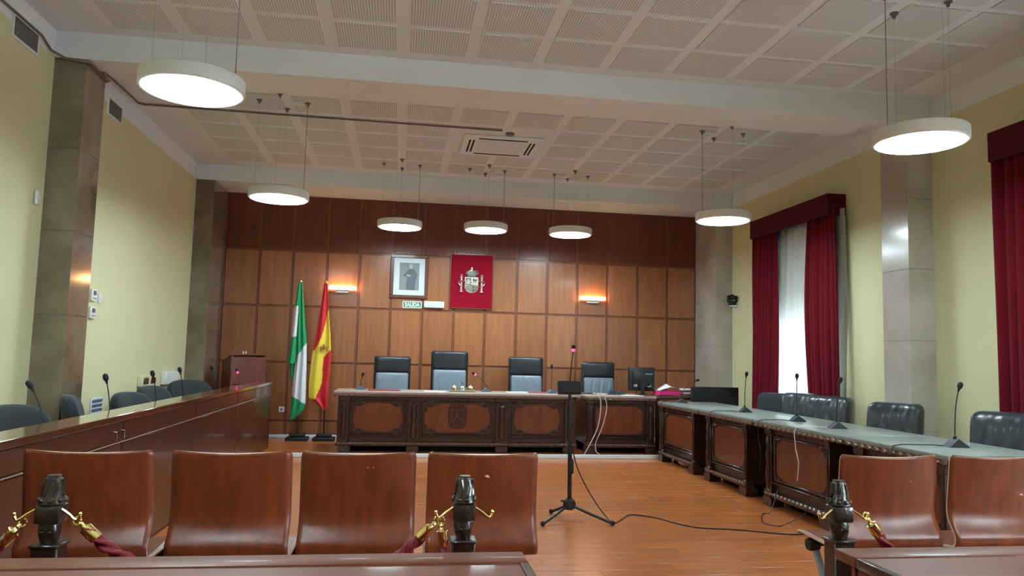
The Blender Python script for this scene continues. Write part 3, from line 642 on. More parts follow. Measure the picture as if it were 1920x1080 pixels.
def carved_table(t, L, D, H, panels, posts, topmat, z0=0.05, crest=None, over=0.06, feet=None, ends=None, cs=1.0):
    """front faces local -Y; x runs along the length from -L/2"""
    h = L / 2; F0 = -D / 2; ea, eb = ends or (over, over)
    MB().box(-h - ea, h + eb, F0 - over, D / 2 + 0.02, H - 0.035, H, 0.008, 2).build('top', topmat, t)
    yy = F0 - over + 0.004
    mb = MB(); n = int((2 * h) / 0.006); z = H - 0.05
    mb.tube([(-h - ea + 0.01 + (2 * h + ea + eb - 0.02) * i / n, yy + 0.014, z) for i in range(n + 1)], 0.018, 10, 3, 0.09, 0.13)
    for s in (-1, 1): mb.tube([((h + eb - 0.018) if s > 0 else -(h + ea - 0.018), yy + 0.014 + (D + over - 0.03) * i / 80, z) for i in range(81)], 0.018, 10, 3, 0.09, 0.13)
    mb.build('rope_edge', M['ropewood'], t)
    MB().box(-h, h, F0 + 0.01, F0 + 0.045, z0 + 0.07, H - 0.035).box(-h, -h + 0.03, F0 + 0.045, D / 2, z0 + 0.07, H - 0.035).box(h - 0.03, h, F0 + 0.045, D / 2, z0 + 0.07, H - 0.035).build('body', M['carved'], t)
    MB().box(-h, h, F0 - 0.012, F0 + 0.01, H - 0.115, H - 0.066, 0.005).build('frieze_rail', M['carved'], t)
    MB().box(-h - 0.02, h + 0.02, F0 - 0.035, F0 + 0.05, z0 + 0.035, z0 + 0.075, 0.01, 2).box(-h, h, F0 - 0.022, F0 + 0.01, z0 + 0.165, z0 + 0.185, 0.006).build('plinth', M['carved'], t)
    mb = MB(); n = int(2 * h / 0.006)
    mb.tube([(-h + 2 * h * i / n, F0 - 0.036, z0 + 0.07) for i in range(n + 1)], 0.014, 8, 3, 0.07, 0.2); mb.build('rope_moulding', M['ropewood'], t)
    for x, wd in posts:
        mb = MB(); carved_post(mb, x, wd, z0 + 0.04, H - 0.066, F0); mb.build('carved_post', M['carved'], t)
    MB().box(-h + 0.03, h - 0.03, F0 + 0.16, F0 + 0.18, 0.0, z0 + 0.07).build('gap_shade_board', M['dark'], t)  # black board added to put shade into the open gap underneath
    za, zb = z0 + 0.195, H - 0.125
    for k, (a, b2) in enumerate(panels):
        MB().box(a + 0.03, b2 - 0.03, F0 - 0.002, F0 + 0.012, za + 0.02, zb - 0.02, 0.004).build('panel', M['field'], t)
        fr = MB(); fr.box(a, b2, F0 - 0.016, F0 + 0.01, zb - 0.022, zb, 0.006).box(a, b2, F0 - 0.016, F0 + 0.01, za, za + 0.022, 0.006).box(a, a + 0.03, F0 - 0.016, F0 + 0.01, za + 0.022, zb - 0.022, 0.006).box(b2 - 0.03, b2, F0 - 0.016, F0 + 0.01, za + 0.022, zb - 0.022, 0.006)
        fr.build('panel_frame', M['carved'], t)
        for sx, sz in ((1, 1), (-1, 1), (1, -1), (-1, -1)):
            o = inst(CM, 'corner_carving', t, (a + 0.028 if sx > 0 else b2 - 0.028, F0 - 0.004, zb - 0.02 if sz > 0 else za + 0.02), sc=(sx * cs, 1, sz * cs))
        if crest == k:
            cx, cz = (a + b2) / 2, (za + zb) / 2 + 0.02
            mb = MB(); mb.prism([(cx + p[0], cz + p[1]) for p in shield_outline(0.12, 0.12, -0.09, -0.16)], F0 - 0.016, F0 - 0.002); c = mb.build('crest', M['carved'], t)
            mb = MB(); mb.prism([(cx + p[0], cz + p[1]) for p in shield_outline(0.102, 0.10, -0.08, -0.14)], F0 - 0.018, F0 - 0.016); mb.build('crest_field', M['crestwood'], c)
            mb = MB()
            for sx in (-1, 1):
                mb.box(cx + sx * 0.045 - 0.018, cx + sx * 0.045 + 0.018, F0 - 0.028, F0 - 0.018, cz + 0.0, cz + 0.085, 0.004)
                mb.tube([(cx, F0 - 0.022, cz + 0.0), (cx + sx * 0.04, F0 - 0.024, cz - 0.04), (cx + sx * 0.075, F0 - 0.022, cz - 0.085)], 0.009, 6)
            mb.box(cx - 0.085, cx + 0.085, F0 - 0.026, F0 - 0.018, cz - 0.105, cz - 0.09, 0.003); mb.ball((cx, F0 - 0.02, cz - 0.06), 0.024, (1, 0.5, 1), 6)
            for i in range(5): mb.tube([(cx - 0.07 + i * 0.035, F0 - 0.014, cz + 0.125), (cx - 0.084 + i * 0.042, F0 - 0.014, cz + 0.17)], 0.007, 5)
            mb.build('crest_relief', M['carved'], c)
    for x in (feet or [-h + 0.06, h - 0.06]):
        MB().prism([(x - 0.07, 0), (x + 0.07, 0), (x + 0.085, z0 * 0.6 + 0.02), (x + 0.075, z0 + 0.04), (x - 0.075, z0 + 0.04), (x - 0.085, z0 * 0.6 + 0.02)], F0 - 0.045, F0 + 0.09).build('foot', M['carved'], t)
        MB().prism([(x - 0.07, 0), (x + 0.07, 0), (x + 0.075, z0 + 0.075), (x - 0.075, z0 + 0.075)], D / 2 - 0.12, D / 2).build('foot', M['carved'], t)

# judges desk
DF = 10.30; DD = 0.68
t = thing('judges_desk', 'long carved dark wood desk with crest facing the room', 'desk', (0.83, DF + DD / 2, DAIS))
c0 = 0.83
carved_table(t, 3.24, DD, 0.805, [(-0.62 - c0, 0.10 - c0), (0.33 - c0, 1.28 - c0), (1.55 - c0, 2.26 - c0)], [(-0.71 - c0, 0.13), (0.215 - c0, 0.15), (1.415 - c0, 0.17), (2.36 - c0, 0.12)], M['stone'], crest=1, feet=[-1.52, -0.62, 0.585, 1.52])
t = thing('side_desk', 'shorter carved dark wood desk with computer monitor on top', 'desk', (3.10, DF + DD / 2, DAIS))
carved_table(t, 0.98, DD, 0.805, [(-0.39, 0.35)], [(-0.44, 0.08), (0.43, 0.11)], M['stone'], over=0.05, ends=(0.02, 0.02), cs=0.55)
# tables by the windows
TX, TD = 3.60, 0.76
tb = [(8.80, 10.0, 0.05, 0.175, 'ornate carved table with grey top, nearest the judges desk'), (7.40, 8.43, 0.185, 0.18, 'ornate carved table with grey top, second from the judges desk'), (5.88, 6.99, 0.22, 0.23, 'ornate carved table with grey top, third from the judges desk'), (4.53, 5.53, 0.11, 0.06, 'ornate carved table with grey top behind the public seats')]
for k, (a, b2, oa, ob2, lb) in enumerate(tb):
    L = b2 - a
    t = thing('carved_table', lb, 'table', (TX + TD / 2, (a + b2) / 2, 0), -PI / 2, 'ornate tables by the windows')
    carved_table(t, L, TD, 0.80, [(-L / 2 + 0.13, L / 2 - 0.05)], [(-L / 2 + 0.065, 0.10), (L / 2 - 0.025, 0.045)], M['glass_top'], over=0.05 if k < 3 else 0.055, ends=(oa - 0.002, ob2 - 0.002), cs=0.6)

# ------------------------------------------------------------------ office chairs
def cushion(mb, w2, h0, h1, y, th, bulge=0.02, wr=0, seed=0, n=18, sx=5, rad=0.035):
    """upholstered pad facing -Y between heights h0..h1"""
    r = random.Random(seed); ph = [r.uniform(0, 6.28) for _ in range(4)]
    def sup(u): return 1 - abs(2 * u - 1) ** sx
    def inset(v):
        z = (h1 - h0) * v; dz = rad - min(z, h1 - h0 - z)
        return (w2 - (rad - math.sqrt(max(0.0, rad * rad - dz * dz)))) / w2 if dz > 0 else 1.0
    def wv(v): return 0.5 - 0.5 * math.cos(PI * v)
    def fr(u, v):
        v = wv(v)
        e = (sup(u) * sup(v)) ** 0.5
        x = (u - 0.5) * 2 * w2 * inset(v); z = h0 + (h1 - h0) * v
        d = -bulge * e - th / 2 * (e ** 0.4 if e > 0 else 0)
        if wr: d += wr * e * (math.sin(26 * (u + 0.07 * math.sin(6 * v + ph[1])) + ph[0] + 4 * v) * 0.5 + math.sin(47 * u + ph[2] + 4 * math.sin(3 * v)) * 0.35) * (0.4 + 0.6 * (1 - v))
        return Vector((x, y + d, z))
    def bk(u, v):
        v = wv(v); e = (sup(u) * sup(v)) ** 0.5
        return Vector(((u - 0.5) * 2 * w2 * inset(v), y + th / 2 * (e ** 0.4 if e > 0 else 0), h0 + (h1 - h0) * v))
    mb.grid(fr, n, n); mb.grid(lambda u, v: bk(1 - u, v), n, n)
    bmesh.ops.remove_doubles(mb.b, verts=mb.b.verts, dist=0.0004)
    return mb
def swivel_base(t, zs):
    for a in range(5):
        an = a * 2 * PI / 5 + 0.3; c, s = math.cos(an), math.sin(an)
        MB().tube([(0.03 * c, 0.03 * s, 0.10), (0.16 * c, 0.16 * s, 0.09), (0.28 * c, 0.28 * s, 0.065)], 0.022, 6, r1=0.014).build('base_arm', M['black'], t)
        MB().lathe([(0.010, -0.012), (0.026, -0.010), (0.026, 0.010), (0.010, 0.012)], n=12, mat=frame_to((0.28 * c, 0.28 * s, 0.0262), (-s, c, 0))).build('caster', M['softblack'], t)
    MB().tube([(0, 0, 0.08), (0, 0, 0.28)], 0.028, 10).tube([(0, 0, 0.27), (0, 0, zs)], 0.018, 10).build('gas_column', M['black'], t)
def judge_chair(x, y, top, split, w2, label, seed, rz=0.0):
    t = thing('executive_chair', label, 'chair', (x, y, DAIS), rz, 'high backed chairs behind the judges desk')
    top -= DAIS; split -= DAIS
    swivel_base(t, 0.40)
    MB().box(-w2 + 0.02, w2 - 0.02, -0.24, 0.20, 0.40, 0.50, 0.04, 3).build('seat', M['leather'], t)
    bk = cushion(MB(), w2, 0.46, top, 0.245, 0.09, 0.0).build('backrest', M['leather'], t, ang=60)
    hd = cushion(MB(), w2 - 0.022, split, top - 0.012, 0.20, 0.05, 0.016, 0.003, seed); hd.build('head_cushion', M['leather'], bk, ang=60)
    lb = MB(); cushion(lb, w2 - 0.03, 0.50, split - 0.004, 0.19, 0.05, 0.018, 0.008, seed + 1, 44)
    for v in lb.b.verts: v.co.y += (v.co.z - split) * 0.16
    lb.build('lumbar_cushion', M['leatherlow'], bk, ang=60, label='lower back cushion with lamp sheen in its grey colour')
    for s in (-1, 1):
        MB().tube([(s * (w2 + 0.01), 0.16, 0.45), (s * (w2 + 0.035), 0.14, 0.60), (s * (w2 + 0.035), -0.10, 0.61), (s * (w2 + 0.02), -0.12, 0.45)], 0.016, 8).build('armrest', M['black'], t)
judge_chair(-0.105, 11.25, 1.325, 1.085, 0.272, 'black leather chair behind desk nearest the flags', 1)
judge_chair(0.755, 11.25, 1.425, 1.145, 0.282, 'tallest black leather chair behind the silver inkstand', 2)
judge_chair(1.935, 11.25, 1.365, 1.085, 0.272, 'black leather chair behind desk, third from the flags', 3)
judge_chair(3.08, 11.25, 1.315, 1.075, 0.268, 'black leather chair behind desk beside the computer monitor', 4)
def side_chair(x, y, rz, top, w2, label, seed, mtl, grp, seatz=0.44, base=True, tilt=0.14, round_top=False, th=0.10, h0=0.55):
    t = thing('meeting_chair', label, 'chair', (x, y, 0), rz, grp)
    swivel_base(t, seatz - 0.06)
    MB().box(-w2 + 0.01, w2 - 0.01, -0.24, 0.20, seatz - 0.06, seatz + 0.03, 0.035, 3).build('seat', mtl, t)
    mb = MB(); cushion(mb, w2, h0, top, 0.24, th, 0.03, 0.010 if mtl is M['leather2'] else 0.0, seed, 44, 4, 0.07)
    for v in mb.b.verts:
        k = (v.co.z - h0) / (top - h0)
        if round_top: v.co.z -= 0.16 * k * (abs(v.co.x) / w2) ** 3 * (top - h0) * 1.2
        v.co.y += k * tilt * 0.5 + 0.06 * -(abs(v.co.x) / w2) ** 2
    bk = mb.build('backrest', mtl, t, ang=60)
    if mtl is M['leather2']:
        mb = MB(); mb.tube([(w2 * 0.97 * math.cos(a) if 0 else -w2 + 2 * w2 * i / 20, 0.20 + 0.06 * -(abs(-1 + i / 10)) ** 2 - 0.055 + tilt * 0.12, h0 + (top - h0) * 0.42) for i, a in [(i, 0) for i in range(21)]], 0.006, 6); mb.build('seam', M['black'], bk)
    MB().box(-0.04, 0.04, 0.20, 0.27, seatz - 0.05, h0 + 0.12, 0.01).build('back_bracket', M['black'], t)
    for s in (-1, 1):
        MB().tube([(s * (w2 - 0.01), 0.10, seatz - 0.02), (s * (w2 + 0.03), 0.10, seatz + 0.10), (s * (w2 + 0.03), 0.12, seatz + 0.19), (s * (w2 + 0.03), -0.14, seatz + 0.19), (s * (w2 - 0.01), -0.14, seatz - 0.02)], 0.015, 8).build('armrest', M['black'], t)
    return t
# chairs by the windows face -X
gR = 'black leather chairs by the windows'
side_chair(4.57, 8.98, -PI / 2 + 0.5, 0.985, 0.25, 'black chair with thin flat back in front of red curtain', 11, M['fabric'], gR, th=0.05)
side_chair(4.55, 8.30, -1.05, 1.02, 0.235, 'black leather chair half hidden before the bright sheer curtain', 12, M['leather2'], gR, th=0.16)
side_chair(4.55, 7.69, -1.05, 1.015, 0.25, 'black leather chair before the red curtain beside the pilaster', 13, M['leather2'], gR, th=0.20)
side_chair(4.55, 6.57, -1.05, 1.015, 0.255, 'wrinkled black leather chair in front of the glossy pilaster', 14, M['leather2'], gR, th=0.16)
side_chair(4.52, 5.18, -1.05, 1.03, 0.255, 'wrinkled black leather chair nearest the public seats', 15, M['leather2'], gR, th=0.16)
# chairs behind the bench face +X
gL = 'charcoal chairs behind the long bench'
side_chair(-2.375, 5.55, PI / 2 - 0.35, 0.955, 0.29, 'charcoal chair behind the bench nearest the public seats', 21, M['fabric'], gL, round_top=True)
side_chair(-2.377, 6.70, PI / 2 + 0.30, 0.97, 0.25, 'narrow looking charcoal chair turned away before the white wall grille', 22, M['fabric'], gL, round_top=True)
side_chair(-2.37, 7.87, PI / 2 - 0.25, 0.925, 0.29, 'charcoal chair behind the bench, third from the public seats', 23, M['fabric'], gL, round_top=True)
side_chair(-2.39, 8.60, PI / 2 - 0.3, 0.955, 0.27, 'charcoal chair peeking over the third bench chair', 24, M['fabric'], gL, round_top=True)
side_chair(-2.42, 9.85, PI / 2 - 0.7, 0.975, 0.31, 'charcoal chair behind the bench nearest the lectern', 25, M['fabric'], gL, round_top=True)

# ------------------------------------------------------------------ gooseneck microphones
def mic(bx, by, bz, tip, label, group, bmat, led=False, bend=0.3, rz=0.0, cableto=None, sz=1.0, baseless=False, parent=None):
    t = thing('microphone', label, 'microphone', (bx, by, bz), 0, group)
    rot = rot_z(rz)
    mb = MB().prism([(-0.075 * sz, 0), (0.075 * sz, 0), (0.075 * sz, 0.008), (0.0, 0.062 * sz), (-0.055 * sz, 0.012)], -0.05 * sz, 0.05 * sz, 'y', mat=rot)
    mb.build('base', bmat, t)
    MB().lathe([(0.011, 0.04 * sz), (0.011, 0.075 * sz), (0.006, 0.08 * sz)], n=10).build('socket', M['black'], t)
    T = Vector(tip) - Vector((bx, by, bz)); a = Vector((0, 0, 0.06 * sz)); c = Vector((T.x * 0.05, T.y * 0.05, max(0.10, T.z * bend)))
    pts = [(1 - s) ** 2 * a + 2 * s * (1 - s) * c + s * s * T for s in [i / 14 for i in range(15)]]
    MB().tube(pts, 0.0042, 6).build('gooseneck', M['black'], t)
    d = (pts[-1] - pts[-3]).normalized(); fm = frame_to(T - d * 0.03, d)
    MB().lathe([(0.006, -0.02), (0.009, 0.0), (0.017, 0.012), (0.019, 0.03), (0.016, 0.046), (0.006, 0.054)], n=12, mat=fm).build('windscreen', M['softblack'], t)
    if led: MB().lathe([(0.0105, -0.018), (0.0135, -0.014), (0.0135, 0.002), (0.0105, 0.006)], n=12, mat=fm).build('ring_light', M['led'], t, label='glowing red ring')
    return t
gm = 'microphones on the tables by the windows'
for b3, tp, lb, cb in [((3.80, 9.80), (4.03, 9.80, 1.11), 'black gooseneck microphone leaning over beside the folders', 1),
                   ((3.92, 8.16), (3.945, 8.16, 1.24), 'black gooseneck microphone before red curtain, second from judges desk', 1),
                   ((3.91, 7.00), (3.915, 7.00, 1.25), 'black gooseneck microphone standing before the bright sheer curtain', 1),
                   ((3.90, 6.30), (3.945, 6.30, 1.235), 'black gooseneck microphone before chair beside the glossy pilaster', 1),
                   ((3.99, 4.955), (4.045, 4.955, 1.245), 'black gooseneck microphone on table behind the public seats', 1)]:
    mic(b3[0], b3[1], 0.80, tp, lb, gm, M['micbase'], cableto=cb, bend=0.75, sz=1.0, rz=-0.15)
gb = 'microphones along the long bench'
for (lx, ly), tp, lb, ld in [((-1.935, 4.716), (-2.108, 1.144), 'slanting gooseneck microphone on the bench nearest public seats', 0), ((-1.915, 5.625), (-2.027, 1.157), 'slanting gooseneck microphone on bench past the sideways chair', 0),
                         ((-1.925, 6.667), (-2.038, 1.155), 'slanting gooseneck microphone on bench beside third chair', 0), ((-1.915, 7.412), (-2.028, 1.17), 'slanting gooseneck microphone on bench before the white wall box', 0),
                         ((-1.93, 8.711), (-2.05, 1.17), 'slanting gooseneck microphone on bench before the far pilaster', 0), ((-1.95, 9.722), (-2.08, 1.151), 'gooseneck microphone on bench before the lectern', 0), ((-1.97, 10.212), (-2.09, 1.105), 'gooseneck microphone with red ring light before the lectern', 1)]:
    mic(lx - 0.06, ly, 0.73, (tp[0], ly, tp[1]), lb, gb, M['micbase'], led=ld, bend=0.62, rz=PI / 2, sz=0.7)
DT = DAIS + 0.805
gj = 'microphones on the judges desk'
mic(-0.53, 10.75, DT, (-0.50, 10.75, 1.07), 'small gooseneck microphone on judges desk nearest the flags', gj, M['micbase2'], sz=0.95, rz=0.1)
mic(1.245, 10.72, DT, (1.045, 10.72, 1.115), 'gooseneck microphone with red ring beside silver inkstand', gj, M['micbase2'], led=True, bend=0.55, rz=PI)
mic(2.165, 10.62, DT, (2.165, 10.62, 1.245), 'upright gooseneck microphone behind the microphone stand', gj, M['micbase2'], bend=0.7, rz=0.1)
t = thing('discussion_unit', 'low blue grey microphone base beside the computer monitor', 'microphone base', (3.10, 10.55, DT))
for x in (-0.06, 0.07): MB().prism([(x - 0.06, 0), (x + 0.055, 0), (x + 0.05, 0.05), (x - 0.03, 0.06)], -0.05, 0.05).build('unit', M['micbase'], t)

# desk cables of the window tables
for i, (bx, by) in enumerate([(3.80, 9.80), (3.92, 8.16), (3.91, 7.00), (3.90, 6.30), (3.99, 4.955)]):
    yy = by + 0.02
    pts = [(bx - 0.08, yy, 0.806), (bx - 0.16, yy, 0.812), (3.60, yy + 0.03, 0.81), (3.535, yy + 0.03, 0.80), (3.515, yy + 0.02, 0.74), (3.52, yy + 0.01, 0.62), (3.515, yy - 0.05, 0.50), (3.515, yy - 0.02, 0.30)]
    pts = [Vector(p) for p in pts]; out = []
    for k in range(len(pts) - 1):
        for s in range(5): out.append(pts[k].lerp(pts[k + 1], s / 5))
    nm = ['leaning microphone near folders', 'microphone before red curtain', 'microphone before bright sheer curtain', 'microphone beside the pilaster chair', 'microphone behind public seats']
    tag(MB().tube(out, 0.004, 6).build('microphone_cable', M['black'] if i != 3 else M['cablew']), ('thin pale' if i == 3 else 'thin black') + ' cable over table edge from ' + nm[i], 'cable', 'microphone cables')

# ------------------------------------------------------------------ things on the judges desk
def sheet(x, y, wx, wy, z, th, mt, name, label, cat, rz=0.0, group=None):
    o = MB().box(-wx / 2, wx / 2, -wy / 2, wy / 2, 0, th, min(0.002, th * 0.3)).build(name, mt); o.location = (x, y, z); o.rotation_euler = (0, 0, rz); return tag(o, label, cat, group)
sheet(-0.20, 10.62, 0.44, 0.30, DT, 0.012, M['redfolder'], 'folder', 'thin red folder lying on judges desk nearest the flags', 'folder', 0.03)
sheet(0.50, 10.55, 0.30, 0.21, DT, 0.004, M['paper'], 'paper', 'white paper lying on judges desk before the tallest chair', 'paper', -0.08)
sheet(1.66, 10.58, 0.29, 0.21, DT, 0.012, M['paper'], 'paper', 'white papers stacked before third judges chair', 'paper', 0.04)
sheet(1.98, 10.70, 0.30, 0.21, DT, 0.006, M['redfolder'], 'folder', 'flat brownish folder beside the third white papers', 'folder', -0.05)
sheet(2.72, 10.65, 0.26, 0.2, DT, 0.02, M['micbase'], 'document_tray', 'dark flat pad beside the white cables', 'pad', 0.05)
sheet(3.30, 10.37, 0.30, 0.2, DT, 0.005, M['paper'], 'paper', 'white paper on side desk before the monitor', 'paper', 0.1)
t = thing('inkstand', 'silver inkstand tray with two inkwells and bell', 'inkstand', (0.885, 10.60, DT))
MB().box(-0.19, 0.19, -0.09, 0.09, 0.012, 0.024, 0.008, 2).build('tray', M['silver'], t)
for sx in (-1, 1):
    for sy in (-1, 1): MB().ball((sx * 0.17, sy * 0.075, 0.0105), 0.0105, n=6).build('foot', M['brass'], t)
for s in (-1, 1):
    wj = MB().lathe([(0.036, 0.024), (0.042, 0.03), (0.042, 0.055), (0.036, 0.06)], (s * 0.115, 0, 0), 14, sq=0.5).build('inkwell', M['brass'], t)
    MB().lathe([(0.044, 0.06), (0.03, 0.078), (0.014, 0.088), (0.010, 0.10), (0.003, 0.104)], (s * 0.115, 0, 0), 14).build('lid', M['silver'], wj)
MB().lathe([(0.05, 0.024), (0.046, 0.05), (0.03, 0.075), (0.014, 0.082), (0.014, 0.09), (0.003, 0.096)], (0, 0, 0), 16).build('bell', M['silver'], t)
MB().tube([(0, 0, 0.09), (0, 0, 0.135)], 0.006, 6).build('bell_handle', M['black'], t)
for s in (-1, 1): MB().tube([(s * 0.058, -0.02, 0.024), (s * 0.058, -0.02, 0.065)], 0.008, 6).build('pen_holder', M['silver'], t)
# monitor seen from behind
t = thing('computer_monitor', 'black computer monitor seen from behind on side desk', 'monitor', (3.52, 10.66, DT))
MB().box(-0.20, 0.20, 0.0, 0.05, 0.055, 0.40, 0.012, 2).build('screen_housing', M['black'], t)
MB().box(-0.14, 0.14, -0.03, 0.0, 0.10, 0.34, 0.012, 2).build('rear_cover', M['black'], t)
MB().box(-0.19, 0.19, 0.05, 0.053, 0.075, 0.385).build('screen', M['dark'], t)
MB().prism([(-0.03, 0.01), (0.03, 0.01), (0.03, 0.20), (-0.03, 0.20)], -0.06, -0.03).build('stand_neck', M['black'], t)
MB().lathe([(0.088, 0), (0.088, 0.008), (0.05, 0.014)], n=24).build('stand_base', M['black'], t)
MB().box(0.05, 0.155, -0.0325, -0.0295, 0.30, 0.308).build('label_plate', M['wplastic'], t)
text_mesh('LG', 0.04, 0.002, 'lettering', M['wplastic'], t, (-0.10, -0.0318, 0.135))
MB().box(0.08, 0.13, -0.0325, -0.0295, 0.118, 0.126).box(0.12, 0.128, -0.0325, -0.0295, 0.126, 0.15).build('cable_clip', M['wplastic'], t)
# folders and pink papers
sx0, sy0 = 3.93, 10.62
t = thing('side_table', 'low dark table carrying the folders beside monitor', 'table', (4.16, 10.66, 0.0))
MB().box(-0.50, 0.50, -0.22, 0.30, 0.80, 0.835, 0.004).build('top', M['carved'], t)
for sx in (-0.46, 0.46):
    for sy in (-0.18, 0.26): MB().box(sx - 0.025, sx + 0.025, sy - 0.025, sy + 0.025, 0.05, 0.80).build('leg', M['carved'], t)
sheet(3.96, 10.64, 0.55, 0.32, 0.835, 0.03, M['brownfolder'], 'folder', 'broad brown folder under the magenta folder', 'folder', -0.05)
sheet(3.88, 10.60, 0.31, 0.25, 0.865, 0.055, M['pink'], 'folder', 'magenta folder under loose white papers', 'folder', 0.06)
sheet(3.50, 10.36, 0.18, 0.16, DT, 0.008, M['brownfolder'], 'folder', 'thin brown folder at the corner of side desk', 'folder', 0.25)
mb = MB()
def pfn(u, v): return Vector((-0.15 + 0.30 * u, -0.11 + 0.22 * v, 0.008 + 0.10 * max(0, 1 - abs(u - 0.58) / 0.5) * (0.6 + 0.4 * v) + 0.006 * math.sin(9 * u)))
mb.grid(pfn, 16, 6); o = solid(mb.build('paper', M['paper'], ang=80), 0.003, -1.0); o.location = (3.88, 10.60, 0.923); tag(o, 'loose white papers bulging on the magenta folder', 'paper')
for k in range(4):
    sheet(4.22 + 0.02 * (k % 2), 10.58, 0.26, 0.2, 0.865 + 0.024 * k, 0.022, [M['brownfolder'], M['paper'], M['redfolder'], M['paper']][k], 'file', ['brown file at the bottom of stack beside magenta folder', 'white file second from bottom beside magenta folder', 'red file third from bottom beside magenta folder', 'white file topmost of stack beside magenta folder'][k], 'file', 0.05 * k - 0.08, 'files stacked by the far wall')
# black television lying behind folders
t = thing('television', 'black flat television standing behind the first ornate table', 'television', (4.48, 10.27, 0.008))
MB().box(-0.355, 0.355, -0.02, 0.03, 0.62, 0.995, 0.008, 2).build('panel', M['softblack'], t)
MB().box(-0.34, 0.34, -0.023, -0.02, 0.635, 0.98).build('screen', M['black'], t)
MB().box(-0.04, 0.04, -0.01, 0.03, DAIS + 0.02, 0.64).build('stand_post', M['softblack'], t)
MB().box(-0.25, 0.25, -0.08, 0.10, DAIS, DAIS + 0.02, 0.004).build('stand_foot', M['softblack'], t)
# PTZ camera
t = thing('wall_camera', 'black pan tilt camera on white bracket beside the far window', 'camera', (5.06, 10.95, 2.24))
MB().box(-0.03, 0.08, -0.05, 0.05, -0.02, 0.0, 0.004).box(0.065, 0.08, -0.05, 0.05, -0.07, 0.05, 0.003).build('bracket', M['wplastic'], t)
MB().lathe([(0.05, 0), (0.055, 0.02), (0.05, 0.06), (0.03, 0.07)], n=18).build('base', M['softblack'], t)
MB().box(-0.075, -0.05, -0.03, 0.03, 0.04, 0.15, 0.008).box(0.05, 0.075, -0.03, 0.03, 0.04, 0.15, 0.008).build('yoke', M['black'], t)
MB().ball((0, 0, 0.125), 0.05, (1, 1.1, 0.95), 10).build('head', M['softblack'], t); MB().lathe([(0.028, 0), (0.028, 0.03), (0.02, 0.032)], n=14, mat=frame_to((0, -0.04, 0.125), (-0.3, -1, -0.2))).build('lens', M['black'], t)

# ------------------------------------------------------------------ microphone stand in the middle
sx, sy = 1.487, 6.42
t = thing('microphone_stand', 'black tripod microphone stand in the middle of the floor', 'stand', (sx, sy, 0))
MB().lathe([(0.03, 0.075), (0.05, 0.09), (0.056, 0.12), (0.05, 0.15), (0.024, 0.17)], n=16).build('hub', M['softblack'], t)
MB().tube([(0, 0, 0.1), (-0.004, 0, 0.62)], 0.019, 10).tube([(-0.004, 0, 0.60), (-0.012, 0, 1.05)], 0.015, 10).build('pole', M['black'], t)
MB().lathe([(0.024, 0), (0.026, 0.02), (0.026, 0.10), (0.018, 0.12)], (0.006, 0, 0.38), 12).build('clutch', M['softblack'], t)
MB().box(0.012, 0.05, -0.012, 0.012, 1.01, 1.03, 0.004).box(-0.045, 0.0, -0.01, 0.01, 0.955, 0.972, 0.004).build('clamp_knob', M['softblack'], t)
MB().box(-0.075, -0.04, -0.012, 0.012, 0.14, 0.155, 0.004).build('foot_lever', M['softblack'], t)
for lx, ly in ((1.155, 6.09), (1.79, 6.14), (1.37, 6.62)):
    v = Vector((lx - sx, ly - sy, 0)); ln = v.length; v = v / ln * 0.40 if ln > 0.43 else v
    lg = MB().tube([(v.x * 0.08, v.y * 0.08, 0.11), (v.x * 0.5, v.y * 0.5, 0.065), (v.x, v.y, 0.018)], 0.0125, 8).build('leg', M['black'], t)
    MB().ball((v.x * 1.0, v.y * 1.0, 0.021), 0.021, (1, 1, 1), 6).build('rubber_foot', M['softblack'], lg)
t = thing('microphone', 'microphone unit with glowing red ring on the tripod stand', 'microphone', (sx - 0.012, sy, 1.062), 0)
tl = Matrix.Rotation(math.radians(-25), 4, 'X')
MB().box(-0.10, 0.10, -0.02, 0.02, 0.0, 0.112, 0.006, mat=tl).build('unit', M['softblack'], t)
MB().box(-0.105, 0.105, 0.02, 0.026, -0.004, 0.118, 0.003, mat=tl).build('face_plate', M['alu'], t)
pts = [Vector((0.005 + 0.018 * s + 0.006 * s * s, 0.03, 0.10 + 0.27 * s)) for s in [i / 10 for i in range(11)]]
MB().tube(pts, 0.005, 6).build('gooseneck', M['black'], t)
fm = frame_to(pts[-1], (0.06, 0, 1)); MB().lathe([(0.013, 0.016), (0.018, 0.022), (0.019, 0.038), (0.014, 0.05), (0.004, 0.054)], n=12, mat=fm).build('windscreen', M['softblack'], t)
MB().lathe([(0.008, -0.006), (0.014, 0.0), (0.016, 0.014), (0.012, 0.02)], n=12, mat=fm).build('ring_light', M['led'], t, label='glowing red ring')
def smooth(pts, n=8):
    P = [Vector(p) for p in pts]; out = []
    for i in range(len(P) - 1):
        p0, p1, p2, p3 = P[max(i - 1, 0)], P[i], P[i + 1], P[min(i + 2, len(P) - 1)]
        for k in range(n):
            s = k / n; out.append(0.5 * ((2 * p1) + (p2 - p0) * s + (2 * p0 - 5 * p1 + 4 * p2 - p3) * s * s + (3 * p1 - p0 - 3 * p2 + p3) * s ** 3))
    return out + [P[-1]]
o = MB().tube(smooth([(sx + 0.012, sy - 0.02, 0.62), (sx + 0.05, sy - 0.03, 0.45), (sx + 0.15, sy - 0.07, 0.24), (sx + 0.28, sy - 0.14, 0.05), (1.83, 6.22, 0.006), (1.94, 6.36, 0.006), (2.07, 6.53, 0.006), (2.25, 6.40, 0.006), (2.45, 6.04, 0.006), (2.78, 5.93, 0.006), (3.15, 5.76, 0.006), (3.40, 5.80, 0.006)]), 0.005, 6).build('floor_cable', M['black'])
tag(o, 'black cable from microphone stand across the floor to the tables', 'cable')
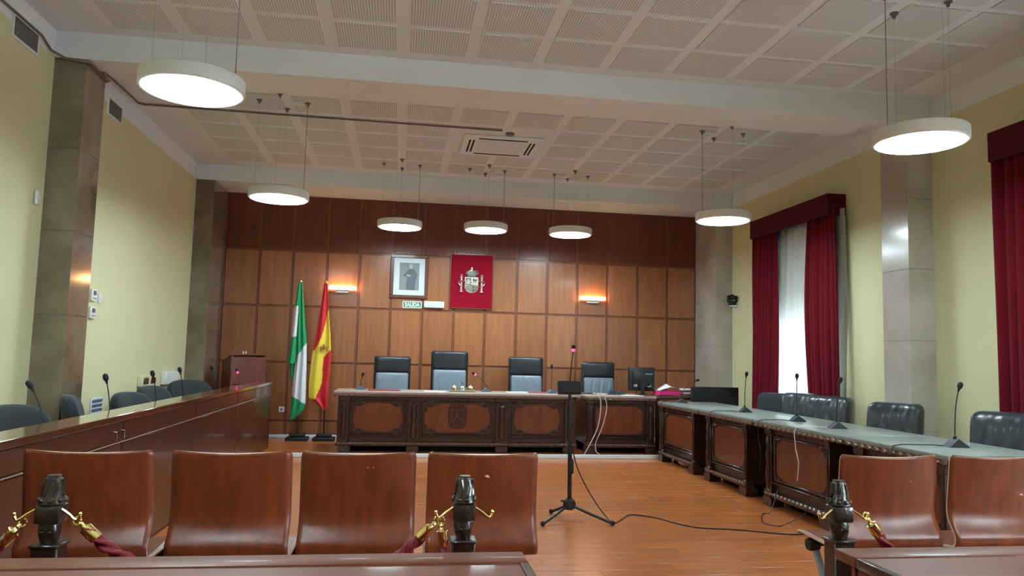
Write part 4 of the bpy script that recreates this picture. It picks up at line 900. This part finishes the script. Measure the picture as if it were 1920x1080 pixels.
o = MB().tube(smooth([(3.50, 6.62, 0.2), (3.40, 6.56, 0.02), (3.31, 6.53, 0.006), (3.14, 6.2, 0.006), (3.2, 6.05, 0.006), (3.35, 6.16, 0.006), (3.48, 6.10, 0.10), (3.50, 6.05, 0.3)]), 0.004, 6).build('floor_cable', M['black']); tag(o, 'short looped black cable beside the foot of third ornate table', 'cable')
for pts, lb in (([(2.75, 10.5, DT + 0.02), (2.75, 10.3, DT + 0.02), (2.752, 10.22, DT + 0.012), (2.785, 10.20, 0.74), (2.75, 10.19, 0.45), (2.65, 10.19, 0.22), (2.56, 10.19, 0.06)], 'white cable hanging over the desk front nearest the black gap'), ([(2.82, 10.5, DT + 0.02), (2.825, 10.3, DT + 0.02), (2.83, 10.22, DT + 0.015), (2.87, 10.20, 0.70), (2.81, 10.19, 0.44), (2.72, 10.19, 0.22), (2.72, 10.18, 0.10), (2.77, 10.17, 0.06)], 'white cable hanging over the side desk front to the step')):
    tag(MB().tube(smooth(pts), 0.006, 6).build('white_cable', M['cablew']), lb, 'cable', 'white desk cables')
o = MB().ball((0, 0, 0.09), 0.11, (0.9, 1.1, 0.8), 10)
for v in o.b.verts: v.co += Vector((R.uniform(-1, 1), R.uniform(-1, 1), R.uniform(-1, 1))) * 0.008
o = o.build('plastic_bag', M['wplastic'], loc=(3.72, 9.45, 0.005)); tag(o, 'crumpled white plastic bag under the first ornate table', 'bag')

# ------------------------------------------------------------------ plywood public chairs
prof = [(-0.026, 0.92), (-0.015, 0.86), (-0.001, 0.78), (0.014, 0.70), (0.023, 0.645), (0.020, 0.60), (0.007, 0.565), (-0.012, 0.53), (-0.016, 0.51), (-0.006, 0.482), (0.026, 0.462), (0.10, 0.452), (0.20, 0.452), (0.32, 0.458), (0.40, 0.460), (0.43, 0.447)]
def pint(s):
    k = s * (len(prof) - 1); i = min(int(k), len(prof) - 2); f = k - i
    P = [Vector((p[0], p[1], 0)) for p in (prof[max(i - 1, 0)], prof[i], prof[i + 1], prof[min(i + 2, len(prof) - 1)])]
    q = 0.5 * ((2 * P[1]) + (P[2] - P[0]) * f + (2 * P[0] - 5 * P[1] + 4 * P[2] - P[3]) * f * f + (3 * P[1] - P[0] - 3 * P[2] + P[3]) * f ** 3)
    return q.x, q.y
def shell_fn(u, v):
    y, z = pint(v); a = 2 * u - 1; half = 0.240 + 0.006 * min(1, v * 1.6)
    if v < 0.03: half -= 0.012 * (1 - v / 0.03) ** 2
    back = max(0, 1 - v / 0.62)
    return Vector((a * half, y + 0.045 * back * a * a + 0.0, z + (0.014 * a * a if v > 0.66 else 0.006 * a * a)))
mb = MB(); mb.grid(shell_fn, 20, 60); shell_me = mb.mesh('seat_shell', [M['ply'], M['plyedge']], 80)
legs = []
for s in (-1, 1):
    x = s * 0.205
    legs.append(MB().tube(smooth([(x, 0.36, 0.405), (x, 0.30, 0.30), (x, 0.20, 0.12), (x, 0.16, 0.03), (x, 0.36, 0.018), (x, 0.43, 0.012)], 4), 0.019, 8).tube(smooth([(x, 0.20, 0.12), (x, 0.04, 0.03), (x, -0.02, 0.012)], 4), 0.017, 8).mesh('leg', M['steel']))
bar_me = MB().box(-0.20, 0.20, -0.025, 0.025, 0.0, 0.035, 0.006).mesh('seat_support', M['softblack'])
cap_me = MB().lathe([(0.03, -0.03), (0.034, -0.02), (0.034, 0.02), (0.03, 0.03)], n=14, mat=frame_to((0, 0, 0), (1, 0, 0))).mesh('end_cap', M['softblack'])
def ply_chair(x, y, label, marks=(), w=1.0, rz=0.0):
    t = thing('plywood_chair', label, 'chair', (x, y, 0), rz, 'plywood chairs seen from behind')
    o = inst(shell_me, 'seat_shell', t, sc=(w, 1, 1)); solid(o, 0.012, 1.0, 1)
    for k in range(2): inst(legs[k], 'leg', t)
    for yy in (0.335, 0.08): inst(bar_me, 'seat_support', t, (0, yy, 0.405))
    for s in (-1, 1): inst(cap_me, 'end_cap', t, (s * 0.222, 0.345, 0.408))
    for mx, mz, mw, mh in marks:
        k = (0.92 - mz) / 0.275; yy = pint(max(0.0, k * 0.266))[0] - 0.0175 + 0.045 * (1 - k * 0.43) * (mx / 0.236) ** 2
        MB().prism([(mx - mw, mz), (mx - mw * 0.3, mz + mh), (mx + mw * 0.6, mz + mh * 0.5), (mx + mw, mz - mh * 0.7), (mx + mw * 0.2, mz - mh * 0.8)], yy, yy + 0.008).build('bare_patch', M['plyedge'], t, label='small pale chip in veneer')
YC = 3.50
for x, lb, mk in [(-1.305, 'plywood chair behind the carved post beside dark bench', ()), (-0.712, 'plywood chair between carved post chair and the middle pair', ()), (-0.163, 'plywood chair with two tiny nicks beside the roped post', ((0.04, 0.86, 0.003, 0.003), (0.066, 0.86, 0.003, 0.003))), (0.402, 'plywood chair with white chip behind the roped carved post', ((0.015, 0.822, 0.012, 0.007),))]:
    ply_chair(x, YC, lb, mk, 1.05 if x > -1.2 else 1.08)
for x, lb, mk in [(2.455, 'plywood chair behind the carved post before ornate table', ((0.1, 0.80, 0.003, 0.003),)), (3.06, 'plywood chair with slanting white nick by the ornate table corner', ((0.13, 0.73, 0.012, 0.006),))]:
    ply_chair(x, YC, lb, mk, 1.09)

# ------------------------------------------------------------------ carved rope posts
def rope_post(x, y, zt, label, rz=0.0):
    t = thing('rope_post', label, 'post', (x, y, 0), rz, 'carved posts with rope hooks')
    k = zt
    f = MB().lathe([(0.034, k - 0.098), (0.041, k - 0.092), (0.040, k - 0.082), (0.031, k - 0.068), (0.029, k - 0.045), (0.024, k - 0.012), (0.020, k - 0.004), (0.021, k)], n=14, sq=0.25)
    for a in range(8):
        an = a * PI / 4 + 0.2; f.ball((0.038 * math.cos(an), 0.038 * math.sin(an), k - 0.08), 0.010, (1, 1, 0.9), 5)
    for a in range(6):
        an = a * PI / 3; f.tube([(0.032 * math.cos(an), 0.032 * math.sin(an), k - 0.068), (0.029 * math.cos(an + 0.25), 0.029 * math.sin(an + 0.25), k - 0.04), (0.025 * math.cos(an), 0.025 * math.sin(an), k - 0.012)], 0.006, 5)
    f.build('finial', M['carvedpost'], t)
    MB().box(-0.040, 0.040, -0.038, 0.038, k - 0.155, k - 0.096, 0.007, 2).build('carved_block', M['carvedpost'], t)
    b3 = MB().lathe([(0.024, k - 0.222), (0.029, k - 0.212), (0.034, k - 0.19), (0.035, k - 0.168), (0.031, k - 0.154)], n=14, sq=0.25)
    for s in (-1, 1): b3.ball((s * 0.013, -0.034, k - 0.182), 0.006, (1.3, 0.6, 0.6), 5)
    b3.build('bulb', M['carvedpost'], t)
    MB().box(-0.042, 0.042, -0.040, 0.040, 0.06, k - 0.228, 0.005).box(-0.047, 0.047, -0.045, 0.045, k - 0.232, k - 0.220, 0.004).build('shaft', M['carvedpost'], t)
    MB().box(-0.10, 0.10, -0.09, 0.09, 0, 0.06, 0.012).build('plinth', M['carvedpost'], t)
    for s in (-1, 1):
        MB().tube(smooth([(s * 0.038, -0.02, k - 0.108), (s * 0.066, -0.025, k - 0.125), (s * 0.082, -0.03, k - 0.138), (s * 0.094, -0.03, k - 0.14), (s * 0.10, -0.03, k - 0.128)], 5), 0.005, 6).ball((s * 0.101, -0.03, k - 0.122), 0.007, n=5).build('hook', M['brass'], t, label='brass hook')
    return t
PY = 2.75
rope_post(-1.128, PY, 0.94, 'black carved post with two ropes beside the dark bench')
rope_post(0.248, PY, 0.94, 'black carved post holding two rope ends on one hook')
rope_post(1.707, PY, 0.925, 'black carved post at the near end of window seats')
def rope_barrier(pts, label, caps=(1, 1)):
    P = smooth(pts, 34); t = thing('rope', label, 'rope', P[0], 0, 'red rope barriers'); o0 = P[0]
    Q = [p - o0 for p in P]
    MB().tube(Q, 0.0165, 24, 3, 0.06, 0.30).build('cord', M['rope'], t, ang=80)
    for e, on in zip((0, -1), caps):
        if not on: continue
        d = (Q[3] - Q[0]).normalized() if e == 0 else (Q[-4] - Q[-1]).normalized()
        MB().lathe([(0.020, 0.052), (0.0205, 0.05), (0.0205, 0.0), (0.012, -0.004), (0.007, -0.012), (0.009, -0.02), (0.004, -0.028)], n=16, mat=frame_to(Q[e], d)).build('brass_end', M['brass'], t, label='polished brass end cap')
        c = Q[e] - d * 0.036
        MB().tube([c + Vector((0.012 * math.cos(a * PI / 6), 0.004 * math.sin(a * PI / 6), 0.012 * math.sin(a * PI / 6))) for a in range(12)], 0.003, 6).build('snap_hook', M['brass'], t)
rope_barrier([(-1.008, PY - 0.03, 0.772), (-0.94, PY - 0.03, 0.712), (-0.85, PY - 0.03, 0.66), (-0.6, PY - 0.03, 0.55), (-0.35, PY - 0.03, 0.51), (-0.08, PY - 0.03, 0.60), (0.06, PY - 0.035, 0.70), (0.128, PY - 0.035, 0.765)], 'red twisted rope sagging between the two posts at dark bench side')
rope_barrier([(-1.225, PY - 0.03, 0.765), (-1.275, PY - 0.03, 0.71), (-1.36, PY - 0.03, 0.63), (-1.5, PY - 0.03, 0.55)], 'red twisted rope hanging from post towards the dark bench', (1, 0))
rope_barrier([(0.170, PY - 0.04, 0.755), (0.174, PY - 0.04, 0.70), (0.178, PY - 0.04, 0.60), (0.182, PY - 0.04, 0.40), (0.19, PY - 0.04, 0.15)], 'red twisted rope hanging straight down unhooked beside the post', (1, 0))
rope_barrier([(1.822, PY - 0.03, 0.765), (1.87, PY - 0.03, 0.70), (1.93, PY - 0.03, 0.64), (2.05, PY - 0.03, 0.55), (2.3, PY - 0.03, 0.48), (2.7, PY - 0.03, 0.5)], 'red twisted rope hanging from post before window side chairs', (1, 0))

# ------------------------------------------------------------------ nearest tables
def near_table(x0, x1, yf, label, openside):
    t = thing('public_table', label, 'table', (0, 0, 0), 0, 'polished tables in front of the camera')
    yn, zt = 1.72, 0.765
    MB().box(x0, x1, yf - 0.115, yf, zt - 0.035, zt, 0.007, 2).build('far_rail', M['rail'], t)
    a, b2 = (x0, x1 - 0.03) if openside > 0 else (x0 + 0.03, x1)
    MB().prism([(yn, zt - 0.034), (yn, zt - 0.012), (yf - 0.117, zt - 0.006), (yf - 0.117, zt - 0.034)], a + 0.0, b2, 'x').build('top_board', M['rail'], t)
    e = x1 if openside > 0 else x0
    MB().box(min(e, e - openside * 0.03), max(e, e - openside * 0.03), yn, yf - 0.117, zt - 0.035, zt - 0.002, 0.006, 2).build('edge_strip', M['carved'], t)
    MB().box(x0 + 0.03, x1 - 0.03, yf - 0.07, yf - 0.05, 0.12, zt - 0.035).build('modesty_panel', M['rail'], t)
    for x in (x0 + 0.05, x1 - 0.05):
        MB().box(x - 0.02, x + 0.02, yn + 0.05, yf - 0.08, 0.0, zt - 0.036, 0.004).build('side_panel', M['rail'], t)
near_table(-1.6, 0.405, 2.385, 'polished brown table nearest the camera, below the middle chairs', 1)
near_table(1.455, 3.6, 2.375, 'polished brown table nearest the camera, below window side chairs', -1)
